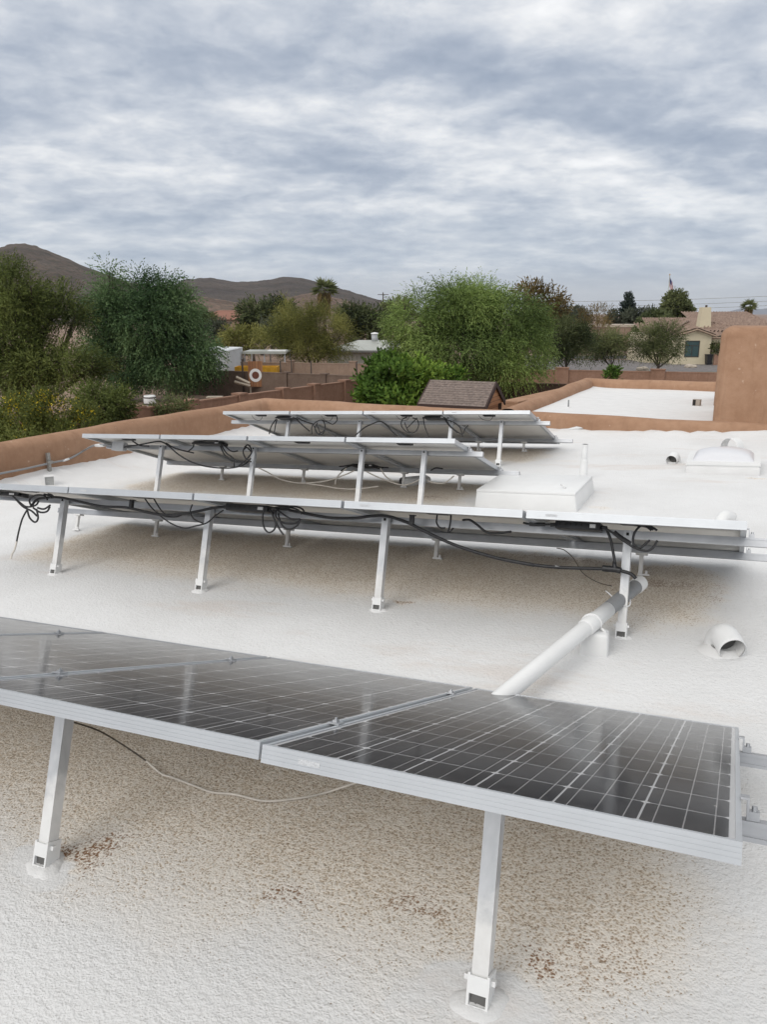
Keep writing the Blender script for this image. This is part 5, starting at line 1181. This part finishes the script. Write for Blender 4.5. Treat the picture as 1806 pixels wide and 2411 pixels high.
# ------------------------------------------------------------------ trees and shrubs
def mat_leaf(name, dark, mid_, light, trans=0.38):
    m, t, b = new_mat(name)
    a = nd(t, 'ShaderNodeAttribute', attribute_name='tint').outputs['Fac']
    c = ramp(t, a, [(0.1, dark), (0.5, mid_), (0.9, light)])
    t.links.new(c, b.inputs['Base Color']); b.inputs['Roughness'].default_value = 0.6; b.inputs['Specular IOR Level'].default_value = 0.12
    tr = nd(t, 'ShaderNodeBsdfTranslucent', {'Color': c}); mx = nd(t, 'ShaderNodeMixShader', {0: trans, 1: b.outputs[0], 2: tr.outputs[0]})
    t.links.new(mx.outputs[0], t.nodes['Material Output'].inputs['Surface'])
    return m
M['bark'] = plain('bark', (0.075, 0.055, 0.042), 0.95, 0, 0.3, 5, 0.02, 30)
def leaves_obj(name, pts, dirs, L, Wd, tint, m, parent, rng, nrm=None):
    n = len(pts)
    dirs = dirs / (np.linalg.norm(dirs, axis=1, keepdims=True) + 1e-9)
    rv = rng.normal(0, 1, (n, 3)) if nrm is None else nrm / (np.linalg.norm(nrm, axis=1, keepdims=True) + 1e-9) + rng.normal(0, 0.35, (n, 3)); side = np.cross(dirs, rv); side /= (np.linalg.norm(side, axis=1, keepdims=True) + 1e-9)
    ln = (L * rng.uniform(0.7, 1.3, n))[:, None]; wd = (Wd * rng.uniform(0.7, 1.3, n))[:, None]
    V = np.empty((n, 4, 3)); V[:, 0] = pts; V[:, 1] = pts + dirs * ln * 0.5 + side * wd * 0.5; V[:, 2] = pts + dirs * ln; V[:, 3] = pts + dirs * ln * 0.5 - side * wd * 0.5
    V = V.reshape(-1, 3) - np.array(parent.location)
    me = bpy.data.meshes.new(name); me.vertices.add(4 * n); me.vertices.foreach_set('co', V.astype(np.float32).ravel())
    me.loops.add(4 * n); me.loops.foreach_set('vertex_index', np.arange(4 * n, dtype=np.int32)); me.polygons.add(n)
    me.polygons.foreach_set('loop_start', np.arange(0, 4 * n, 4, dtype=np.int32)); me.polygons.foreach_set('loop_total', np.full(n, 4, dtype=np.int32))
    at_ = me.attributes.new('tint', 'FLOAT', 'FACE'); at_.data.foreach_set('value', np.clip(tint, 0, 1).astype(np.float32))
    me.update(); me.validate()
    if nrm is not None:                                   # leaves shade by the swell of their clump
        nv = nrm / (np.linalg.norm(nrm, axis=1, keepdims=True) + 1e-9)
        me.polygons.foreach_set('use_smooth', [True] * n); me.normals_split_custom_set_from_vertices(np.repeat(nv, 4, axis=0).tolist())
    return link(name, me, m, parent)
def plant(name, label, cat, D, lobes, base, m, seed, n_str, steps=7, seg_=0.12, leafL=0.16, leafW=0.04, droop=0.5, up=0.3, trunk=0.14, group=None, spread=0.35, twigs=0, flowers=None, bare=0.0, shell=0.55, gapt=-0.35, gapw=4.5):
    """lobes: (px, py, rx, ry, dD) as seen, base (px, ground)"""
    rng = np.random.default_rng(seed); s = D / FPX; n_str = int(n_str * 1.9); leafW *= 1.45; leafL *= 1.15
    bp = at(base, 900, D); bp.z = 0
    root = thing(name, label, cat, bp, None, group)
    C = []; Rr = []
    grow = 0.36 * steps * seg_ / s
    for (x, y, rx, ry, *dd) in lobes:
        rx = max(rx - grow, rx * 0.5); ry = max(ry - grow, ry * 0.5)
        dD = dd[0] if dd else 0.0
        C.append(at(x, y, D + dD * s)); Rr.append((rx * s, 0.5 * (rx + ry) * s * 0.95, ry * s))
    vol = np.array([a * b * c for a, b, c in Rr]) ** 0.67; pr = vol / vol.sum()
    li = rng.choice(len(C), n_str, p=pr)
    u = rng.normal(0, 1, (n_str, 3)); u /= np.linalg.norm(u, axis=1, keepdims=True); rad = rng.uniform(shell ** 3, 1, n_str) ** (1 / 3) * (1 - 0.16 * rng.random(n_str))
    rt, fw = np.array(RT), np.array(FW); Cn = np.array([list(c) for c in C]); Rn = np.array(Rr)
    lump = rng.normal(0, 1, (len(C), 3, 4)); 
    # uneven outline: radius modulated by a few random waves
    mod = np.ones(n_str)
    for q in range(4):
        kx = rng.normal(0, 2.6, (len(C), 3)); mod += 0.13 * np.sin((u * kx[li]).sum(1) * 1.6 + rng.uniform(0, 6.28, len(C))[li])
    rad = rad * mod
    loc = u * rad[:, None] * Rn[li]
    P = Cn[li] + loc[:, :1] * rt + loc[:, 1:2] * fw + loc[:, 2:] * np.array([0, 0, 1.0])
    gp = np.zeros(n_str); wl = gapw / np.mean(Rn)
    for q in range(7):
        kv = rng.normal(0, 1, 3); kv *= rng.uniform(0.6, 1.6) * wl / np.linalg.norm(kv); gp += np.sin(P @ kv + rng.uniform(0, 6.28))
    keep = gp / 7 ** 0.5 > gapt
    P, u, li = P[keep], u[keep], li[keep]; n_str = len(P)
    d = u[:, :1] * rt + u[:, 1:2] * fw + u[:, 2:] * np.array([0, 0, 1.0])
    d = d * 0.8 + rng.normal(0, spread, (n_str, 3)) + np.array([0, 0, up]); d /= np.linalg.norm(d, axis=1, keepdims=True)
    clump = rng.random(n_str) * 0.35 + 0.33 * (0.5 + 0.5 * np.sin(P[:, 0] * 2.1 + 1.3 * P[:, 2] + seed)) + 0.32 * (0.5 + 0.5 * np.sin(P[:, 1] * 1.7 - 2.3 * P[:, 2]))
    pts = []; drs = []; tn = []; nr = []
    cg = rng.normal(0, 1, (max(4, n_str // 60), 3)); ci = rng.integers(0, len(P), len(cg)); cc = P[ci]; near = np.empty(n_str, int)
    for a0 in range(0, n_str, 2000): near[a0:a0 + 2000] = ((P[a0:a0 + 2000, None, :] - cc[None]) ** 2).sum(2).argmin(1)
    local = P - cc[near]; local /= (np.linalg.norm(local, axis=1, keepdims=True) + 1e-6)
    N0 = 0.55 * (u[:, :1] * rt + u[:, 1:2] * fw + u[:, 2:] * np.array([0, 0, 1.0])) + 0.55 * local + np.array([0, 0, 0.25])
    p = P.copy()
    ok = np.ones(n_str, bool)
    for k in range(steps):
        sel = p[:, 2] > 0.05
        pts.append(p[sel]); drs.append((d + rng.normal(0, 0.34, d.shape))[sel]); tn.append((clump + rng.normal(0, 0.08, n_str))[sel]); nr.append((N0 + rng.normal(0, 0.28, N0.shape))[sel])
        p = p + d * seg_ * rng.uniform(0.7, 1.3, (n_str, 1)); d = d + np.array([0, 0, -droop / steps * 2.2]) + rng.normal(0, 0.10, d.shape); d /= np.linalg.norm(d, axis=1, keepdims=True)
    pts = np.concatenate(pts); drs = np.concatenate(drs); tn = np.concatenate(tn)
    leaves_obj('crown', pts, drs, leafL, leafW, tn, m, root, rng, np.concatenate(nr))
    if flowers:
        fm, cnt, fs = flowers; top = np.argsort(-(P[:, 2] + rng.normal(0, 0.35, n_str)))[:cnt]
        fp_ = np.repeat(P[top], 4, axis=0) + rng.normal(0, fs * 1.6, (cnt * 4, 3)) + np.array([0, 0, 0.05])
        o = leaves_obj('blossom', fp_, rng.normal(0, 1, fp_.shape), fs * 1.3, fs, rng.random(len(fp_)), fm, root, rng)
        o['kind'] = 'stuff'
    if trunk:
        t = MB(); hub = bp + Vector((0, 0, 0.30 * min(c.z for c in C) + 0.15)); t.tube([bp - Vector((0, 0, 0.1)), bp.lerp(hub, 0.5) + Vector((rng.normal(0, .06), rng.normal(0, .06), 0)), hub], [trunk * 1.25, trunk, trunk * 0.9], 8)
        for c, rr in zip(C, Rr):
            mid_ = hub.lerp(c, 0.5) + Vector(rng.normal(0, 0.10 * (c - hub).length, 3)) * 0.6
            end = c + Vector((0, 0, rr[2] * 0.5)); t.tube(catmull([hub - Vector((0, 0, .1)), mid_, c, end], 4), list(np.linspace(trunk * 0.5, trunk * 0.08, 13)), 6)
            for q in range(4):
                e = c + RT * (rng.uniform(-.8, .8) * rr[0]) + FW * (rng.uniform(-.8, .8) * rr[1]) + Vector((0, 0, rng.uniform(-.5, .9) * rr[2]))
                t.tube(catmull([mid_, mid_.lerp(e, .55) + Vector((0, 0, .08 * rr[2])), e], 4), list(np.linspace(trunk * 0.2, trunk * 0.05, 9)), 5)
        for q in range(twigs):
            c = C[q % len(C)]; rr = Rr[q % len(C)]
            st_ = c + Vector((0, 0, rr[2] * 0.6)) + RT * rng.uniform(-.6, .6) * rr[0]
            e = c + RT * rng.uniform(-.9, .9) * rr[0] + Vector((0, 0, rr[2] * rng.uniform(1.05, 1.35)))
            t.tube(catmull([st_, st_.lerp(e, .5) + RT * rng.normal(0, .12), e], 4), list(np.linspace(trunk * 0.14, 0.008, 9)), 5)
        t.build('trunk', M['bark'], root, True, True)
    return root
GT = 'trees round the yards'; GS = 'shrubs along the walls'
Lmesq = mat_leaf('mesquite_leaf', (0.076, 0.114, 0.038), (0.196, 0.277, 0.084), (0.361, 0.471, 0.143))
Ldark = mat_leaf('dark_leaf', (0.036, 0.072, 0.030), (0.102, 0.172, 0.072), (0.222, 0.323, 0.144))
Lfeat = mat_leaf('feathery_leaf', (0.053, 0.075, 0.025), (0.142, 0.176, 0.052), (0.276, 0.323, 0.096))
Lfeat2 = mat_leaf('shrub_leaf', (0.063, 0.083, 0.026), (0.139, 0.167, 0.048), (0.252, 0.276, 0.078))
Lpalo = mat_leaf('palo_verde_leaf', (0.104, 0.114, 0.031), (0.218, 0.222, 0.064), (0.330, 0.321, 0.106))
Lcit = mat_leaf('citrus_leaf', (0.048, 0.091, 0.019), (0.124, 0.227, 0.043), (0.278, 0.404, 0.072))
Lolive = mat_leaf('olive_leaf', (0.074, 0.094, 0.036), (0.153, 0.176, 0.073), (0.245, 0.269, 0.116))
Lolive2 = mat_leaf('deep_olive_leaf', (0.046, 0.062, 0.027), (0.095, 0.117, 0.050), (0.164, 0.189, 0.081))
Lgrey = mat_leaf('grey_leaf', (0.059, 0.069, 0.048), (0.113, 0.129, 0.088), (0.176, 0.189, 0.132))
Lbrown = mat_leaf('brown_leaf', (0.118, 0.091, 0.039), (0.208, 0.160, 0.068), (0.325, 0.233, 0.108))
Lpine = mat_leaf('pine_leaf', (0.016, 0.028, 0.021), (0.034, 0.051, 0.040), (0.063, 0.082, 0.063))
Lyel = mat_leaf('yellow_flower', (0.486, 0.356, 0.022), (0.648, 0.497, 0.032), (0.756, 0.626, 0.065), 0.1)
plant('mesquite_tree', 'wide drooping mesquite tree in the middle behind the playhouse', 'tree', 36, [(1080, 742, 115, 72, 0), (985, 765, 80, 72, -30), (1180, 760, 95, 80, 20), (1235, 815, 65, 65, -20), (1095, 825, 140, 65, -40), (985, 835, 70, 45, 10), (1180, 870, 105, 42, -40), (1060, 702, 70, 40, 0), (1130, 708, 75, 46, 30), (1245, 755, 50, 50, 30)], 1100, Lmesq, 11, 9500, 9, 0.11, 0.105, 0.026, 0.75, 0.4, 0.20, GT, twigs=12, gapt=-0.5)
plant('shade_tree', 'dense dark green tree with ragged top standing left of the container', 'tree', 46, [(258, 665, 40, 42, 0), (330, 690, 48, 45, 20), (250, 740, 48, 62, -20), (345, 770, 110, 70, 0), (415, 740, 55, 60, 20), (300, 855, 88, 55, 0), (400, 865, 85, 52, -20), (478, 850, 42, 62, 0), (385, 690, 46, 34, 20), (240, 820, 40, 35, 0)], 283, Ldark, 12, 8500, 9, 0.15, 0.125, 0.046, 0.75, 0.4, 0.24, GT, twigs=14, gapt=-0.45)
plant('feathery_tree', 'tall feathery green tree cut off by the left edge', 'tree', 32, [(26, 678, 44, 64, 0), (74, 694, 32, 54, 0), (40, 730, 85, 52, 0), (145, 712, 46, 32, 20), (175, 752, 42, 26, 20), (30, 800, 72, 45, -20), (120, 862, 140, 46, 0), (40, 880, 110, 50, 0), (215, 865, 42, 36, 0), (-60, 745, 80, 90, 10), (110, 775, 48, 26, 10)], 40, Lfeat, 13, 8200, 8, 0.11, 0.11, 0.026, 0.35, 0.4, 0.2, GT, twigs=4, gapt=-0.25)
plant('flowering_shrub', 'big shrub dotted with yellow flowers beyond the left parapet', 'shrub', 20, [(40, 985, 75, 55, 0), (120, 965, 70, 50, 0), (195, 1000, 48, 48, 0), (90, 1045, 150, 70, -20), (-40, 1020, 70, 70, 0)], 80, Lfeat2, 14, 4200, 6, 0.06, 0.062, 0.022, 0.2, 0.5, 0.06, GS, flowers=(Lyel, 480, 0.036))
plant('round_shrub', 'dark rounded shrub between the flowering shrub and the garden wall', 'shrub', 25, [(225, 945, 55, 45, 0), (275, 955, 40, 42, 0), (250, 990, 65, 45, 0)], 245, Lfeat, 15, 1700, 6, 0.07, 0.075, 0.028, 0.2, 0.4, 0.06, GS)
plant('wall_shrub', 'small loose green shrub growing over the garden wall', 'shrub', 27.5, [(400, 965, 42, 20, 0), (430, 955, 30, 18, 10), (365, 985, 35, 20, 0)], 400, Lolive, 16, 260, 6, 0.07, 0.10, 0.03, 0.2, 0.5, 0.03, GS)
plant('citrus_bush', 'bright green leafy bush left of the playhouse', 'bush', 25, [(925, 885, 62, 46, 0), (885, 920, 44, 46, -10), (985, 888, 45, 40, 10), (940, 945, 85, 50, -10), (1030, 895, 45, 28, 30), (1065, 890, 30, 20, 40), (900, 865, 28, 26, 0), (975, 862, 22, 24, 0)], 940, Lcit, 17, 2600, 5, 0.07, 0.125, 0.055, 0.15, 0.7, 0.08, GS)
plant('palo_verde', 'large yellow green palo verde tree over the pale wall', 'tree', 61, [(690, 775, 62, 55, 0), (745, 770, 70, 60, 20), (798, 795, 50, 48, 0), (720, 825, 70, 40, 0), (650, 800, 38, 42, 0), (770, 832, 40, 26, 0), (712, 752, 36, 24, 0)], 735, Lpalo, 18, 4600, 8, 0.14, 0.13, 0.026, 0.35, 0.5, 0.16, GT, bare=.2, shell=.3)
plant('palo_verde', 'low yellow green bushy tree behind the carport roof', 'tree', 72, [(565, 805, 32, 32, 0), (600, 800, 40, 30, 0), (545, 800, 25, 25, 0)], 575, Lpalo, 19, 650, 7, 0.14, 0.22, 0.05, 0.3, 0.5, 0.1, GT)
plant('broad_tree', 'round dark green tree below the hills left of the palm', 'tree', 98, [(600, 745, 45, 34, 0), (640, 735, 55, 30, 20), (675, 745, 30, 30, 0), (620, 770, 60, 28, 0)], 620, Lolive2, 20, 1300, 6, 0.22, 0.34, 0.12, 0.3, 0.4, 0.2, GT)
plant('broad_tree', 'olive green tree just behind the container', 'tree', 85, [(640, 785, 30, 34, 0), (520, 780, 26, 26, 0), (500, 795, 30, 28, 0), (660, 800, 20, 28, 0)], 600, Lgrey, 21, 800, 6, 0.17, 0.26, 0.08, 0.3, 0.4, 0.13, GT)
plant('broad_tree', 'soft green tree right of the palm behind the metal shed', 'tree', 92, [(845, 757, 48, 30, 0), (885, 765, 40, 38, 0), (830, 765, 40, 40, 0), (870, 790, 50, 35, 0)], 860, Lolive2, 22, 1300, 7, 0.2, 0.32, 0.09, 0.35, 0.4, 0.18, GT)
plant('thin_tree', 'sparse brown tinged tree behind the right side of the big mesquite', 'tree', 68, [(1245, 690, 40, 28, 0), (1290, 705, 36, 30, 0), (1260, 725, 50, 30, 0), (1320, 725, 22, 28, 0), (1290, 750, 50, 30, 10)], 1280, Lbrown, 23, 520, 6, 0.17, 0.26, 0.08, 0.25, 0.5, 0.14, GT, twigs=14, shell=.3)
plant('small_mesquite', 'left and darkest of the three small mesquites over the reddish tan wall', 'tree', 62, [(1330, 795, 50, 42, 0), (1310, 820, 45, 35, 0), (1365, 815, 38, 40, 0), (1345, 775, 35, 25, 0)], 1330, Lolive2, 24, 2200, 7, 0.14, 0.14, 0.042, 0.35, 0.4, 0.12, GT)
plant('small_mesquite', 'middle of the three small mesquites over the reddish tan wall', 'tree', 66, [(1415, 815, 50, 30, 0), (1455, 815, 40, 32, 0), (1395, 828, 38, 24, 0), (1435, 806, 42, 24, 0)], 1437, Lolive, 25, 1700, 7, 0.13, 0.13, 0.034, 0.35, 0.4, 0.13, GT, shell=.35)
plant('small_mesquite', 'right hand small mesquite in front of the cream house', 'tree', 66, [(1530, 800, 42, 38, 0), (1570, 800, 44, 42, 0), (1550, 825, 50, 28, 0), (1515, 825, 28, 26, 0), (1595, 830, 20, 18, 0)], 1548, Lolive, 26, 1700, 7, 0.13, 0.13, 0.034, 0.35, 0.4, 0.13, GT, shell=.35)
plant('bare_shrub', 'reddish bare twiggy shrub behind the small mesquites', 'shrub', 86, [(1405, 745, 40, 24, 0), (1375, 752, 25, 18, 0), (1400, 770, 45, 25, 0)], 1400, Lbrown, 27, 320, 5, 0.18, 0.3, 0.04, 0.1, 0.8, 0.1, GS, twigs=16)
plant('broad_tree', 'low grey green tree behind the flat roofed house', 'tree', 130, [(1460, 755, 30, 18, 0), (1500, 752, 32, 18, 0), (1535, 752, 25, 18, 0), (1345, 748, 40, 16, 0)], 1470, Lgrey, 28, 900, 6, 0.25, 0.4, 0.14, 0.25, 0.4, 0.16, GT)
plant('broad_tree', 'dark leafy tree between the flat house and the tile roof', 'tree', 98, [(1530, 775, 28, 28, 0), (1515, 795, 22, 26, 0), (1550, 758, 34, 18, 0)], 1528, Lolive2, 29, 800, 6, 0.2, 0.3, 0.12, 0.25, 0.4, 0.14, GT)
plant('round_tree', 'round olive tree beside the flag pole', 'tree', 118, [(1592, 722, 30, 28, 0), (1580, 738, 26, 20, 0), (1605, 736, 26, 20, 0), (1588, 705, 18, 14, 0)], 1590, Lolive, 30, 1300, 5, 0.22, 0.36, 0.16, 0.15, 0.5, 0.18, GT)
plant('pine_tree', 'narrow dark pine standing on the skyline left of the flag pole', 'tree', 135, [(1479, 708, 9, 14, 0), (1479, 722, 13, 16, 0), (1478, 738, 16, 16, 0), (1477, 752, 17, 14, 0)], 1479, Lpine, 31, 700, 4, 0.2, 0.36, 0.13, -0.1, 0.4, 0.2, GT)
plant('wall_shrub', 'small green shrub poking over the reddish tan wall', 'shrub', 41, [(1445, 875, 15, 9, 0), (1440, 885, 18, 10, 0)], 1443, Lcit, 32, 150, 5, 0.06, 0.11, 0.05, 0.1, 0.6, 0.03, GS)
plant('potted_plant', 'leafy plant in the shaded entry of the cream house', 'plant', 79.2, [(1685, 818, 7, 12, 0), (1684, 830, 6, 8, 0)], 1685, Lolive, 33, 60, 5, 0.09, 0.18, 0.07, 0.2, 0.6, 0.03, GS)
for q, (px, py, rx, ry, D, m_) in enumerate(((1310, 752, 35, 16, 150, Lgrey), (940, 725, 30, 18, 140, Lolive), (470, 760, 30, 20, 110, Lolive), (700, 775, 26, 20, 105, Lgrey))):
    plant('broad_tree', ('grey green treetop right of the big mesquite on the skyline', 'olive treetop at the left shoulder of the big mesquite', 'low olive tree right of the shade tree below the red roof', 'grey green tree under the palm')[q], 'tree', D, [(px, py, rx, ry, 0), (px - rx * .7, py + 8, rx * .7, ry, 0), (px + rx * .8, py + 6, rx * .6, ry * .9, 0)], px, m_, 40 + q, 500, 6, 0.24, 0.36, 0.13, 0.25, 0.4, 0.16, GT)
def palm(px, ytop, ybase, D, r, label, seed, skirt=True):
    rng = np.random.default_rng(seed); s = D / FPX
    c = at(px, ytop, D); b = Vector((c.x, c.y, 0)); root = thing('palm_tree', label, 'palm', b, None, 'fan palms')
    MB().tube([b, Vector((b.x, b.y, c.z))], [0.3, 0.22], 8).build('trunk', M['bark'], root, True, True)
    pts = []; dr = []; tn = []
    for k in range(46):
        az = rng.uniform(0, 6.28); el = rng.uniform(-0.35, 1.35); d = np.array([math.cos(az) * math.cos(el), math.sin(az) * math.cos(el), math.sin(el)])
        q = np.array(c) + d * r * 0.45; t = rng.random()
        side = np.cross(d, [0, 0, 1.0]); side /= np.linalg.norm(side) + 1e-6; up2 = np.cross(side, d)
        for f in np.linspace(-1.2, 1.2, 9):
            pts.append(q); dr.append(d * math.cos(f) + side * math.sin(f) - np.array([0, 0, 0.22])); tn.append(t)
    leaves_obj('crown', np.array(pts), np.array(dr), r * 0.75, r * 0.11, np.array(tn), Lolive, root, rng)
    if skirt:
        n = 420; az = rng.uniform(0, 6.28, n); h = rng.uniform(0, 1, n); rr = (0.42 - 0.14 * h) * r
        p = np.stack([c.x + np.cos(az) * rr, c.y + np.sin(az) * rr, c.z - 0.1 - h * r * 1.7], 1)
        leaves_obj('dead_skirt', p, np.stack([np.cos(az) * .35, np.sin(az) * .35, -np.ones(n)], 1), r * 0.5, r * 0.1, rng.random(n), Lbrown, root, rng)
palm(763, 684, 735, 120, 1.75, 'fan palm with brown skirt in front of the hills', 51)
palm(1764, 722, 740, 130, 1.15, 'fan palm showing above the tile roof at far right', 52)

# ------------------------------------------------------------------ thin air haze over the whole land
hm = bpy.data.materials.new('air'); hm.use_nodes = True; ht_ = hm.node_tree; ht_.nodes.clear()
pvn = nd(ht_, 'ShaderNodeVolumePrincipled', {'Color': (0.86, 0.91, 1.0, 1), 'Density': 6.0e-5, 'Anisotropy': 0.1})
nd(ht_, 'ShaderNodeOutputMaterial', {'Volume': pvn.outputs[0]})
tag(MB().box((-13200, -13200, -2.5), (13200, 13200, 180)).build('haze', hm), kind='stuff')
